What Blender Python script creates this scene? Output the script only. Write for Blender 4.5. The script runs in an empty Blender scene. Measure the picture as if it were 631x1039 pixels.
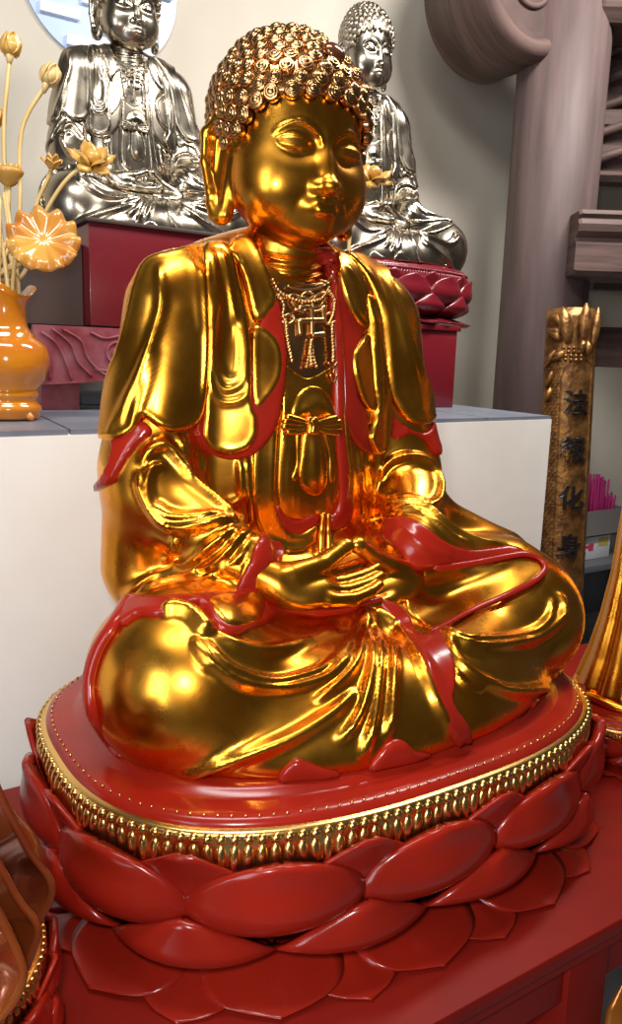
import bpy, bmesh, math, random
import numpy as np
from mathutils import Vector, Matrix, geometry
from mathutils.kdtree import KDTree
rng = np.random.default_rng(7); random.seed(7)
S = bpy.context.scene; COL = S.collection

# ------------------------------------------------------------------ camera
W, H = 631, 1039
FPX = 791.327
CAM = np.array([-0.775241, -1.134378, 0.609552])
CR = np.array([0.84376591, -0.53587052, 0.03003108])
CU = np.array([0.07503984, 0.17318987, 0.98202561])
CF = np.array([0.53143966, 0.82634621, -0.18634334])
cd = bpy.data.cameras.new('camera'); co = bpy.data.objects.new('camera', cd); COL.objects.link(co)
M = Matrix(((CR[0], CU[0], -CF[0], CAM[0]), (CR[1], CU[1], -CF[1], CAM[1]), (CR[2], CU[2], -CF[2], CAM[2]), (0, 0, 0, 1)))
co.matrix_world = M
cd.sensor_fit = 'VERTICAL'; cd.sensor_height = 24; cd.lens = 24 * FPX / H; cd.clip_start = .02
S.camera = co

# ------------------------------------------------------------------ objects
def tag(o, label=None, cat=None, group=None, kind=None):
    if label: o['label'] = label
    if cat: o['category'] = cat
    if group: o['group'] = group
    if kind: o['kind'] = kind
    return o
def empty(name, loc=(0, 0, 0), rz=0, label=None, cat=None, group=None):
    o = bpy.data.objects.new(name, None); COL.objects.link(o); o.location = loc; o.rotation_euler = (0, 0, rz)
    o.empty_display_size = .05
    return tag(o, label, cat, group)
def mesh_obj(name, V, F, mat, parent=None, smooth=True):
    me = bpy.data.meshes.new(name)
    me.from_pydata([tuple(map(float, v)) for v in V], [], [tuple(map(int, f)) for f in F]); me.update()
    me.materials.append(mat)
    o = bpy.data.objects.new(name, me); COL.objects.link(o)
    if parent: o.parent = parent
    if smooth: me.polygons.foreach_set('use_smooth', [True] * len(me.polygons))
    return o
def bm_obj(name, bm, mat, parent=None, smooth=False, auto=None):
    me = bpy.data.meshes.new(name); bmesh.ops.recalc_face_normals(bm, faces=bm.faces[:])
    if auto is not None:
        for e in bm.edges:
            e.smooth = len(e.link_faces) == 2 and e.calc_face_angle(0) < auto
        smooth = True
    for f in bm.faces: f.smooth = smooth
    bm.to_mesh(me); bm.free(); me.materials.append(mat)
    o = bpy.data.objects.new(name, me); COL.objects.link(o)
    if parent: o.parent = parent
    return o
def bm_box(bm, x0, x1, y0, y1, z0, z1, bev=0, M4=None):
    r = bmesh.ops.create_cube(bm, size=1); vs = r['verts']
    for v in vs: v.co = Vector(((x0 + x1) / 2 + v.co.x * (x1 - x0), (y0 + y1) / 2 + v.co.y * (y1 - y0), (z0 + z1) / 2 + v.co.z * (z1 - z0)))
    if bev:
        es = list({e for v in vs for e in v.link_edges})
        r = bmesh.ops.bevel(bm, geom=es, offset=bev, segments=2, affect='EDGES', profile=.5); vs = list({v for v in r['verts']} | {v for v in vs if v.is_valid})
    if M4:
        for v in vs: v.co = M4 @ v.co
def box(name, x0, x1, y0, y1, z0, z1, mat, parent=None, bev=0):
    bm = bmesh.new(); bm_box(bm, x0, x1, y0, y1, z0, z1, bev)
    return bm_obj(name, bm, mat, parent, auto=.6 if bev else None)
class MB:
    def __init__(s): s.V = []; s.F = []; s.n = 0
    def add(s, V, F):
        V = np.asarray(V, float); s.V.append(V); s.F += [tuple(int(i) + s.n for i in f) for f in F]; s.n += len(V)
    def build(s, name, mat, parent=None, smooth=True):
        return mesh_obj(name, np.concatenate(s.V), s.F, mat, parent, smooth)
def catmull(P, n=8, closed=False):
    P = np.asarray(P, float)
    if len(P) < 3: return np.linspace(P[0], P[-1], n + 1)
    if closed: Q = np.concatenate([P[-1:], P, P[:2]])
    else: Q = np.concatenate([[2 * P[0] - P[1]], P, [2 * P[-1] - P[-2]]])
    out = []
    t = np.linspace(0, 1, n, endpoint=False)[:, None]
    for i in range(len(Q) - 3):
        a, b, c, d = Q[i:i + 4]
        out.append(.5 * (2 * b + (c - a) * t + (2 * a - 5 * b + 4 * c - d) * t ** 2 + (3 * b - a - 3 * c + d) * t ** 3))
    out = np.concatenate(out)
    return out if closed else np.concatenate([out, P[-1:]])
def resample(P, step, closed=False):
    P = np.asarray(P, float)
    if closed: P = np.concatenate([P, P[:1]])
    L = np.r_[0, np.cumsum(np.linalg.norm(np.diff(P, axis=0), axis=1))]
    n = max(2, int(round(L[-1] / step)))
    t = np.linspace(0, L[-1], n + 1)
    R = np.stack([np.interp(t, L, P[:, k]) for k in range(P.shape[1])], 1)
    return R[:-1] if closed else R
def tube(P, r, seg=10, cap=True, flat=1.0, nrm=None):
    """tube along P with radius r (scalar or per point); rounded ends"""
    P = np.asarray(P, float); n = len(P); r = np.broadcast_to(np.asarray(r, float), (n,))
    T = np.gradient(P, axis=0); T /= np.linalg.norm(T, axis=1)[:, None] + 1e-12
    ref = np.array([0, 0, 1.]) if nrm is None else np.asarray(nrm, float)
    if ref.ndim == 1:
        if nrm is None and abs(T[0] @ ref) > .9: ref = np.array([1., 0, 0])
        N = [ref - (ref @ T[0]) * T[0]]; N[0] /= np.linalg.norm(N[0])
        for i in range(1, n):
            v = N[-1] - (N[-1] @ T[i]) * T[i]; N.append(v / np.linalg.norm(v))
        N = np.array(N)
    else:
        N = ref - (ref * T).sum(1)[:, None] * T; N /= np.linalg.norm(N, axis=1)[:, None]
    B = np.cross(T, N)
    a = np.arange(seg) * 2 * np.pi / seg
    V = P[:, None] + r[:, None, None] * (np.cos(a)[None, :, None] * B[:, None] + flat * np.sin(a)[None, :, None] * N[:, None])
    V = V.reshape(-1, 3); F = []
    for i in range(n - 1):
        for j in range(seg):
            k = (j + 1) % seg; F.append((i * seg + j, i * seg + k, (i + 1) * seg + k, (i + 1) * seg + j))
    if cap:
        V = np.concatenate([V, [P[0] - T[0] * r[0] * .6, P[-1] + T[-1] * r[-1] * .6]]); a0 = n * seg
        for j in range(seg):
            k = (j + 1) % seg; F.append((a0, k, j)); F.append((a0 + 1, (n - 1) * seg + j, (n - 1) * seg + k))
    return V, F
def lathe(prof, seg=48, capb=True, capt=True, fn=None):
    prof = np.asarray(prof, float); a = np.arange(seg) * 2 * np.pi / seg
    V = np.stack([prof[:, None, 0] * np.cos(a), prof[:, None, 0] * np.sin(a), np.repeat(prof[:, 1:2], seg, 1)], 2)
    if fn: V = fn(V, a)
    V = V.reshape(-1, 3); F = []; n = len(prof)
    for i in range(n - 1):
        for j in range(seg):
            k = (j + 1) % seg; F.append((i * seg + j, i * seg + k, (i + 1) * seg + k, (i + 1) * seg + j))
    if capb: F.append(tuple(range(seg))[::-1])
    if capt: F.append(tuple((n - 1) * seg + j for j in range(seg)))
    return V, F

# ------------------------------------------------------------------ materials
def mat(name, col, rough=.4, metal=0, coat=0, bump=None, vary=None, rvary=None, spec=.5, coat_r=.05):
    m = bpy.data.materials.new(name); m.use_nodes = True; nt = m.node_tree; N = nt.nodes; L = nt.links
    p = N['Principled BSDF']; p.inputs['Base Color'].default_value = (*col, 1); p.inputs['Roughness'].default_value = rough
    p.inputs['Metallic'].default_value = metal; p.inputs['Coat Weight'].default_value = coat; p.inputs['Coat Roughness'].default_value = coat_r
    p.inputs['Specular IOR Level'].default_value = spec
    tc = N.new('ShaderNodeTexCoord')
    def noise(sc, det, stretch=(1, 1, 1)):
        mp = N.new('ShaderNodeMapping'); mp.inputs['Scale'].default_value = stretch; L.new(tc.outputs['Object'], mp.inputs['Vector'])
        n = N.new('ShaderNodeTexNoise'); n.inputs['Scale'].default_value = sc; n.inputs['Detail'].default_value = det
        L.new(mp.outputs[0], n.inputs['Vector']); return n.outputs['Fac']
    if vary:   # (colour2, scale, detail, stretch)
        c2, sc, det, st = vary; f = noise(sc, det, st); r = N.new('ShaderNodeValToRGB'); r.color_ramp.elements[0].position = .35; r.color_ramp.elements[1].position = .68
        r.color_ramp.elements[0].color = (*col, 1); r.color_ramp.elements[1].color = (*c2, 1); L.new(f, r.inputs[0]); L.new(r.outputs[0], p.inputs['Base Color'])
    if rvary:  # (lo, hi, scale)
        f = noise(rvary[2], 4); r = N.new('ShaderNodeMapRange'); r.inputs['From Min'].default_value = .3; r.inputs['From Max'].default_value = .7
        r.inputs['To Min'].default_value = rvary[0]; r.inputs['To Max'].default_value = rvary[1]; L.new(f, r.inputs[0]); L.new(r.outputs[0], p.inputs['Roughness'])
    if bump:   # (scale, strength, dist, stretch)
        f = noise(bump[0], 5, bump[3] if len(bump) > 3 else (1, 1, 1)); b = N.new('ShaderNodeBump'); b.inputs['Strength'].default_value = bump[1]; b.inputs['Distance'].default_value = bump[2]
        L.new(f, b.inputs['Height']); L.new(b.outputs[0], p.inputs['Normal'])
    return m
GOLD = mat('gold_leaf', (.84, .385, .042), .25, 1, bump=(11, .07, .01), vary=((.70, .25, .018), 9, 4, (1, 1, 1)), rvary=(.20, .34, 12))
HAIRG = mat('bronze_gold_hair', (.54, .28, .11), .25, 1)
RED = mat('red_lacquer', (.33, .0145, .0060), .22, 0, .15, bump=(9, .1, .004), vary=((.25, .0125, .006), 6, 3, (1, 1, 1)), coat_r=.12, spec=.3)
DRED = mat('dark_red_paint', (.14, .006, .012), .3, 0, .2, bump=(12, .1, .004))
TRIM = mat('gilt_bead_trim', (.80, .50, .16), .25, 1)

# ------------------------------------------------------------------ distance fields
def sm(a, b, k):
    h = np.clip(.5 + .5 * (b - a) / k, 0, 1); return b + (a - b) * h - k * h * (1 - h)
def smax(a, b, k): return -sm(-a, -b, k)
def rc(P, a, b, r1, r2):
    a = np.asarray(a, P.dtype); b = np.asarray(b, P.dtype); ab = b - a; t = np.clip(((P - a) @ ab) / (ab @ ab), 0, 1)
    return np.linalg.norm(P - a - t[:, None] * ab, axis=1) - (r1 + (r2 - r1) * t)
def rot3(rx=0, ry=0, rz=0):
    cx, sx, cy, sy, cz, sz = math.cos(rx), math.sin(rx), math.cos(ry), math.sin(ry), math.cos(rz), math.sin(rz)
    return np.array([[cz, -sz, 0], [sz, cz, 0], [0, 0, 1]]) @ np.array([[cy, 0, sy], [0, 1, 0], [-sy, 0, cy]]) @ np.array([[1, 0, 0], [0, cx, -sx], [0, sx, cx]])
def ell(P, c, r, R=None):
    q = P - np.asarray(c, P.dtype)
    if R is not None: q = q @ R.astype(P.dtype)
    r = np.asarray(r, P.dtype); k0 = np.linalg.norm(q / r, axis=1); k1 = np.linalg.norm(q / (r * r), axis=1)
    return k0 * (k0 - 1) / (k1 + 1e-6)
def grad(f, P, h=.002):
    g = np.empty_like(P)
    for k in range(3):
        e = np.zeros(3, P.dtype); e[k] = h; g[:, k] = f(P + e) - f(P - e)
    return g / (np.linalg.norm(g, axis=1)[:, None] + 1e-9)
def project(f, P, it=3):
    for _ in range(it):
        P = P - np.clip(f(P), -.01, .01)[:, None] * grad(f, P)
    return P
def nets(f, lo, hi, h, B=12):
    """surface nets of the field f on a grid of step h; only blocks near the surface are evaluated"""
    lo = np.asarray(lo, np.float32); n = np.ceil((np.asarray(hi) - lo) / h / B).astype(int) * B
    D = np.empty(n, np.float32); nb = n // B
    bi = np.stack(np.meshgrid(*[np.arange(k) for k in nb], indexing='ij'), -1).reshape(-1, 3)
    c = f((lo + (bi * B + B / 2) * h).astype(np.float32)); act = np.abs(c) < B * h * 1.5
    for q, v in zip(bi[~act], c[~act]):
        D[q[0] * B:q[0] * B + B, q[1] * B:q[1] * B + B, q[2] * B:q[2] * B + B] = v
    off = np.stack(np.meshgrid(*[np.arange(B)] * 3, indexing='ij'), -1).reshape(-1, 3)
    A = bi[act]
    for i in range(0, len(A), 120):
        q = A[i:i + 120]; I = (q[:, None] * B + off[None]).reshape(-1, 3)
        D[I[:, 0], I[:, 1], I[:, 2]] = f((lo + I * h).astype(np.float32))
    ins = D < 0
    s = np.zeros(n - 1, np.int8)
    for dx in (0, 1):
        for dy in (0, 1):
            for dz in (0, 1): s += ins[dx:n[0] - 1 + dx, dy:n[1] - 1 + dy, dz:n[2] - 1 + dz]
    cell = np.argwhere((s > 0) & (s < 8)); idx = -np.ones(n - 1, np.int64); idx[tuple(cell.T)] = np.arange(len(cell))
    acc = np.zeros((len(cell), 3)); cnt = np.zeros(len(cell))
    cs = [(a, b, c) for a in (0, 1) for b in (0, 1) for c in (0, 1)]
    for p in cs:
        for ax in range(3):
            if p[ax]: continue
            q = list(p); q[ax] = 1
            ip = cell + p; iq = cell + q; a = D[tuple(ip.T)]; b = D[tuple(iq.T)]
            m = (a < 0) != (b < 0); t = a[m] / (a[m] - b[m])
            acc[m] += np.array(p) + t[:, None] * (np.array(q) - np.array(p)); cnt[m] += 1
    V = lo + (cell + acc / cnt[:, None]) * h
    F = []
    for ax in range(3):
        u, v = (ax + 1) % 3, (ax + 2) % 3
        sl0 = [slice(1, -1)] * 3; sl0[ax] = slice(0, -1); sl1 = [slice(1, -1)] * 3; sl1[ax] = slice(1, None)
        a = ins[tuple(sl0)]; b = ins[tuple(sl1)]; e = np.argwhere(a != b); fl = a[tuple(e.T)]
        e = e + 1; e[:, ax] -= 1
        eu = np.eye(3, dtype=int)[u]; ev = np.eye(3, dtype=int)[v]
        ok = np.all(e < n - 1, axis=1); e = e[ok]; fl = fl[ok]
        q = np.stack([idx[tuple((e - eu - ev).T)], idx[tuple((e - ev).T)], idx[tuple(e.T)], idx[tuple((e - eu).T)]], 1)
        q[~fl] = q[~fl][:, ::-1]; F.append(q)
    F = np.concatenate(F); F = F[(F >= 0).all(1)]
    return project(f, V.astype(np.float64), 3), F
def march(f, px, off=0):
    """where the sight lines of the traced points meet the carved surface"""
    px = np.asarray(px, float)
    d = CF + ((px[:, 0] - W / 2) / FPX)[:, None] * CR - ((px[:, 1] - H / 2) / FPX)[:, None] * CU
    d /= np.linalg.norm(d, axis=1)[:, None]; t = np.full(len(px), .75); best = np.full(len(px), 9.); bt = t.copy(); done = np.zeros(len(px), bool)
    for _ in range(160):
        v = f(CAM + t[:, None] * d) - off
        b = (np.abs(v) < best) & ~done; best[b] = np.abs(v)[b]; bt[b] = t[b]
        done |= v < .0004; t = np.where(done, t, t + np.maximum(v * .8, .0004)); 
        if done.all(): break
    P = CAM + bt[:, None] * d; miss = best > .003
    if miss.any():        # beyond the outline: carry the line round the back of the form
        P[miss] = project(f, (P[miss] + .035 * d[miss]), 12)
    return P
def seg_dist(P, Q):
    """distance of the points P to the polyline Q, and arc fraction"""
    best = np.full(len(P), 9.); fr = np.zeros(len(P)); n = len(Q) - 1
    for i in range(n):
        a = Q[i]; ab = Q[i + 1] - a; t = np.clip(((P - a) @ ab) / (ab @ ab + 1e-12), 0, 1)
        d = np.linalg.norm(P - a - t[:, None] * ab, axis=1); m = d < best; best[m] = d[m]; fr[m] = (i + t[m]) / n
    return best, fr
def relief(P, ridges):
    """height of carved fold ridges at the points P; ridge = (polyline, half width, height)"""
    h = np.zeros(len(P))
    for Q, w, a in ridges:
        lo = Q.min(0) - 4 * w; hi = Q.max(0) + 4 * w; m = np.all((P > lo) & (P < hi), axis=1)
        if not m.any(): continue
        d, fr = seg_dist(P[m], Q); e = np.minimum(1, np.minimum(fr, 1 - fr) / .12) ** .7
        v = a * np.exp(-(d / w) ** 2) * e
        h[m] = np.where(a > 0, np.maximum(h[m], v) + .35 * np.minimum(h[m], v), h[m] + v)
    return h
def relax(V, F, it, free=None):
    F = np.asarray(F); k = F.shape[1]; E = np.concatenate([F[:, [i, (i + 1) % k]] for i in range(k)])
    for _ in range(it):
        s = np.zeros_like(V); c = np.zeros(len(V))
        np.add.at(s, E[:, 0], V[E[:, 1]]); np.add.at(s, E[:, 1], V[E[:, 0]]); np.add.at(c, E[:, 0], 1); np.add.at(c, E[:, 1], 1)
        W_ = V + .5 * (s / np.maximum(c, 1)[:, None] - V); V = W_ if free is None else np.where(free[:, None], W_, V)
    return V
def drape(name, f, loop, off, mat_, parent, ridges=(), rim=None, res=.0046, edge=.006, puff=0, depth=.02):
    """a layer of cloth lying on the surface f inside the closed 3D loop: rounded edge, raised rim, folds"""
    L3 = resample(loop, res, True)
    G = grad(f, L3); nrm = G.mean(0) / 1.0
    c = L3.mean(0)
    # best plane normal, turned outward
    u_, s_, vt = np.linalg.svd(L3 - c); nn = vt[2] if vt[2] @ nrm > 0 else -vt[2]
    nrm = nrm / (np.linalg.norm(nrm) + 1e-9) + .6 * nn; nrm /= np.linalg.norm(nrm)
    u = np.cross([0, 0, 1.], nrm); u /= np.linalg.norm(u); v = np.cross(nrm, u)
    L2 = np.stack([(L3 - c) @ u, (L3 - c) @ v], 1); z2 = (L3 - c) @ nrm
    lo = L2.min(0); hi = L2.max(0)
    xs = np.arange(lo[0], hi[0], res); ys = np.arange(lo[1], hi[1], res * .87); pts = []
    for j, y in enumerate(ys):
        for x in xs: pts.append((x + (j % 2) * res / 2, y))
    pts = np.array(pts)
    A = L2; Bq = np.roll(L2, -1, 0)
    inside = np.zeros(len(pts), bool)
    for (ax, ay), (bx, by) in zip(A, Bq):
        cond = ((ay > pts[:, 1]) != (by > pts[:, 1])); 
        with np.errstate(divide='ignore', invalid='ignore'):
            inside ^= cond & (pts[:, 0] < (bx - ax) * (pts[:, 1] - ay) / (by - ay + 1e-15) + ax)
    pts = pts[inside]
    loop2 = np.concatenate([L2, L2[:1]])
    d2, _ = seg_dist(pts, loop2); pts = pts[d2 > res * .55]; n = len(L2)
    allp = np.concatenate([L2, pts])
    r = geometry.delaunay_2d_cdt([Vector(p) for p in allp], [], [list(range(n))], 1, 1e-7)
    V2 = np.array([tuple(p) for p in r[0]]); T = r[2]
    orig = r[3]
    d_edge, _ = seg_dist(V2, loop2)
    # depth guess from the loop, then fall onto the surface
    w = 1 / ((V2[:, None] - L2[None]) ** 2).sum(2).clip(1e-9) ** 1.5; z = (w * z2).sum(1) / w.sum(1)
    P = c + V2[:, :1] * u + V2[:, 1:] * v + z[:, None] * nrm
    P = project(f, P + .012 * nrm, 24); P[:n] = project(f, L3, 8)
    G = grad(f, P, .004)
    h = np.full(len(P), float(off))
    e = np.clip(d_edge / edge, 0, 1); h = off * (.72 + .28 * np.sqrt(1 - (1 - e) ** 2))
    if puff: h += puff * (1 - np.exp(-(d_edge / .03) ** 2))
    if rim: h += rim[0] * np.exp(-((d_edge - rim[1]) / (rim[1] * .7)) ** 2)
    if len(ridges): h += relief(P + h[:, None] * G, ridges) * np.clip(d_edge / .01, 0, 1)
    X = P + h[:, None] * G
    tri = np.array([t_ for t_ in T])
    X = relax(X, tri, 2, d_edge > 1e-5)
    # orientation
    a = X[tri[:, 1]] - X[tri[:, 0]]; b = X[tri[:, 2]] - X[tri[:, 0]]; nr = np.cross(a, b)
    flip = (nr * G[tri[:, 0]]).sum(1) < 0; tri[flip] = tri[flip][:, ::-1]
    F = [tuple(t_) for t_ in tri]
    # skirt down into what lies below
    ec = {}
    for t_ in F:
        for i in range(3):
            k = (t_[i], t_[(i + 1) % 3]); ec[k] = 1
    V = list(X); low = {}
    for (a_, b_) in list(ec):
        if (b_, a_) not in ec:
            for q in (a_, b_):
                if q not in low: low[q] = len(V); V.append(P[q] - depth * .5 * G[q])
            F.append((b_, a_, low[a_], low[b_]))
    return mesh_obj(name, V, F, mat_, parent)
# ------------------------------------------------------------------ the large gilded seated figure: fields
def f_robe(P):
    P = P.copy(); x = P[:, 0].copy(); ax = np.abs(x); Q = P.copy(); Q[:, 0] = ax; K = P.copy(); K[:, 0] = np.abs(x - .030)     # symmetric masses
    d = ell(P, (0, .20, .46), (.235, .135, .40))
    d = sm(d, rc(Q, (0, .20, .745), (.205, .195, .735), .080, .066), .06)             # shoulders
    d = sm(d, rc(Q, (.065, .240, .805), (.135, .208, .772), .042, .048), .045)
    d = sm(d, rc(Q, (.235, .185, .69), (.275, .175, .42), .078, .082), .05)           # upper sleeves
    d = sm(d, rc(Q, (.275, .175, .42), (.285, .19, .24), .080, .075), .04)            # hanging sleeves
    d = sm(d, rc(Q, (.285, .14, .38), (.185, -.015, .285), .070, .047), .035)         # forearms
    d = sm(d, ell(P, (0, .10, .13), (.33, .24, .12)), .08)                            # lap
    d = sm(d, rc(K, (.16, .12, .135), (.350, -.06, .130), .128, .122), .05)            # thighs
    d = sm(d, ell(K, (.358, -.075, .130), (.136, .155, .133)), .04)                   # knees
    d = sm(d, rc(K, (.34, -.10, .10), (.06, -.205, .075), .105, .085), .05)           # shins
    d = sm(d, ell(P, (0, -.19, .05), (.33, .13, .10)), .05)                           # skirt
    d = sm(d, rc(P, (.27, .07, .31), (.43, -.01, .245), .055, .035), .05)              # sleeve falling on the left knee
    d = sm(d, rc(P, (.19, -.03, .272), (.37, -.08, .240), .042, .036), .05)
    d = smax(d, -ell(P, (0, .135, .815), (.084, .105, .062)), .012)                    # open neck
    return smax(d, .0308 - P[:, 2], .006)
HZ = 0.0
LIPU = np.array([(.031, .069, .8785), (.017, .0550, .8825), (.005, .0490, .8845)])
def f_head(P):
    Q = P.copy(); Q[:, 0] = np.abs(P[:, 0])
    d = ell(P, (0, .19, 1.02), (.127, .142, .155))
    d = sm(d, ell(P, (0, .155, .930), (.125, .104, .102)), .04)
    d = sm(d, ell(Q, (.060, .128, .912), (.060, .058, .062)), .03)                    # cheeks
    d = sm(d, ell(P, (0, .112, .856), (.054, .047, .037)), .03)                       # chin
    d = smax(d, -ell(Q, (.052, .045, .972), (.042, .020, .022)), .03)                 # sockets
    d = sm(d, ell(Q, (.049, .0800, .9745), (.034, .0225, .0175)), .007)                # eyes
    nose = rc(P, (0, .068, .990), (0, .047, .911), .010, .0145)
    nose = sm(nose, ell(P, (0, .043, .9075), (.0165, .0175, .0135)), .008)
    nose = sm(nose, ell(Q, (.019, .057, .9055), (.0125, .0135, .0115)), .008)
    d = sm(d, nose, .012)
    d = sm(d, ell(P, (0, .075, .877), (.040, .026, .022)), .015)
    lu = np.minimum(rc(Q, LIPU[0], LIPU[1], .0035, .0062), rc(Q, LIPU[1], LIPU[2], .0062, .0052))
    ll = np.minimum(rc(Q, (.025, .065, .8745), (.011, .0560, .8695), .0035, .0078), rc(Q, (.011, .0560, .8695), (0, .0540, .869), .0078, .0082))
    d = sm(d, lu, .005); d = sm(d, ll, .004)
    # ears: shell, raised rim, long lobe
    plate = ell(Q, (.129, .192, .940), (.0095, .027, .082), rot3(0, 0, -.55))
    plate = sm(plate, np.minimum(rc(Q, (.128, .168, .975), (.139, .192, .998), .004, .0048), rc(Q, (.139, .192, .998), (.141, .200, .940), .0048, .004)), .006)
    rim = 9.0
    E_ = np.array([(.122, .158, .985), (.128, .163, 1.010), (.140, .190, 1.024), (.151, .215, 1.004), (.153, .215, .955), (.147, .206, .905), (.144, .198, .865)])
    rims = [rc(Q, E_[i], E_[i + 1], .0085 + .001 * (i < 4), .0085 + .001 * (i < 3)) for i in range(6)]
    rim = rims[0]
    for r_ in rims[1:]: rim = sm(rim, r_, .006)
    lobe = sm(rc(Q, (.124, .170, .95), (.128, .182, .866), .0085, .013), rc(Q, (.146, .200, .884), (.134, .192, .864), .0105, .0155), .012)
    d = sm(d, sm(sm(plate, rim, .006), lobe, .01), .012)
    # neck and chest
    d = sm(d, rc(P, (0, .205, .70), (0, .195, .86), .074, .066), .012)
    d = sm(d, ell(P, (0, .195, .64), (.15, .118, .150)), .03)
    return d
def neck_rings():
    return [RD(q, .0055, .0070, f_head) for q in ([(258, 254), (272, 261), (292, 265), (314, 264), (332, 256)], [(258, 264), (272, 271), (294, 275), (316, 274), (334, 266)], [(262, 275), (276, 281), (296, 285), (316, 283), (332, 276)])]
def face_lines():
    o = []
    for s in (-1, 1):
        brow = catmull([(s * .014, .05, .972), (s * .018, .05, .985), (s * .034, .055, 1.001), (s * .054, .064, 1.006), (s * .072, .080, .998), (s * .083, .095, .984)], 8)
        lid = catmull([(s * .020, .062, .9685), (s * .034, .054, .9655), (s * .050, .056, .9655), (s * .065, .066, .969), (s * .078, .082, .975)], 8)
        low = catmull([(s * .022, .062, .9645), (s * .036, .056, .9600), (s * .054, .058, .9600), (s * .072, .070, .966)], 8)
        crease = catmull([(s * .022, .06, .977), (s * .036, .053, .985), (s * .054, .057, .988), (s * .068, .070, .984), (s * .080, .085, .977)], 8)
        o += [(brow, .0042, .0042), (lid, .0024, .0030), (low, .0022, .0018), (crease, .0024, -.0022)]
    o = [(project(f_head, q, 6), w, a) for q, w, a in o]
    return o
def f_hand(P, s):
    """hand resting in the lap, palm up, fingers towards the other hand; s = -1 the right hand, on top"""
    Q = P.copy(); Q[:, 0] = Q[:, 0] * s; Q = Q.astype(P.dtype)
    dz = .020 if s < 0 else -.006; dy = -.012 if s < 0 else .012
    o = np.array([0, dy, dz])
    def A(x, y, z): return np.array([x, y, z]) + o
    d = rc(Q, A(.215, -.005, .262), A(.150, -.045, .235), .034, .033)
    d = sm(d, ell(Q, A(.105, -.062, .222), (.062, .046, .026), rot3(.45, 0, .12)), .03)
    fing = None
    for k, (y0, z0, l, r) in enumerate(((-.098, .206, .105, .0125), (-.078, .215, .122, .0135), (-.057, .224, .130, .014), (-.036, .234, .118, .0135))):
        a = A(.075, y0, z0); b = A(.030, y0 - .006, z0 - .002); c = A(.075 - l * .78, y0 - .002, z0 + .004); e = A(.075 - l, y0 + .004, z0 + .012)
        g = sm(sm(rc(Q, a, b, r * 1.08, r), rc(Q, b, c, r, r * .92), .004), rc(Q, c, e, r * .92, r * .74), .004)
        fing = g if fing is None else sm(fing, g, .0025)
    d = sm(d, fing, .010)
    th = sm(rc(Q, A(.125, -.060, .245), A(.070, -.062, .268 - dz * .5), .024, .0175), rc(Q, A(.070, -.062, .268 - dz * .5), np.array([.016, -.062, .300]), .0165, .0145), .006)
    th = sm(th, ell(Q, np.array([.012, -.062, .302]), (.017, .0155, .0145)), .005)
    return sm(d, th, .010)
def f_hair0(P):
    d = ell(P, (0, .185, 1.055), (.143, .142, .112))
    d = sm(d, ell(P, (0, .185, 1.00), (.138, .140, .12)), .02)
    return sm(d, ell(P, (0, .205, 1.125), (.088, .092, .064)), .045)
def hairline(P):
    """height of the hair's lower edge at the points' bearing round the head"""
    a = np.abs(np.arctan2(P[:, 0], -(P[:, 1] - .195)))           # 0 = front, pi = back
    return np.interp(a, [0, .35, .75, 1.0, 1.15, 1.32, 1.45, 1.62, 1.75, 2.3, 3.2], [1.045, 1.045, 1.036, 1.020, 1.000, .965, .965, 1.035, 1.03, .90, .89])
def f_hair(P): return smax(f_hair0(P), hairline(P) + .004 - P[:, 2], .01)
RES = .0042
import time; T0 = time.time()
def clock(s): print('%.1fs %s' % (time.time() - T0, s))
def TRC(name, px, n=6, closed=False, off=0, f=None):
    """a traced line on the carved surface as a smooth 3D curve"""
    P = march(f or f_robe, px, off); return catmull(P, n, closed)
def RD(px, w=.005, a=.006, f=None, off=0):
    g = f or f_robe; L = resample(catmull(march(g, px, off), 6), .006); L = project(g, L, 12)
    return (L + off * grad(g, L), w, a)

statue = empty('seated_statue', (0, 0, 0))
tag(statue, 'large gilded seated statue with red robe linings, hands in lap, on red lotus pedestal', 'statue')

# --- body: head, neck, chest and hands in one mesh
V1, F1 = nets(f_head, (-.185, .02, .50), (.185, .36, 1.19), min(RES, .0032)); 
V1 = V1 + relief(V1, face_lines() + neck_rings())[:, None] * grad(f_head, V1)
mb = MB(); mb.add(V1, F1)
for s in (-1, 1):
    fh = lambda P, s=s: f_hand(P, s)
    v, f_ = nets(fh, (-.25 if s < 0 else -.12, -.15, .15), (.12 if s < 0 else .25, .06, .34), .0028); mb.add(v, f_)
body = mb.build('body', GOLD, statue)
clock('body')

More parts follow.
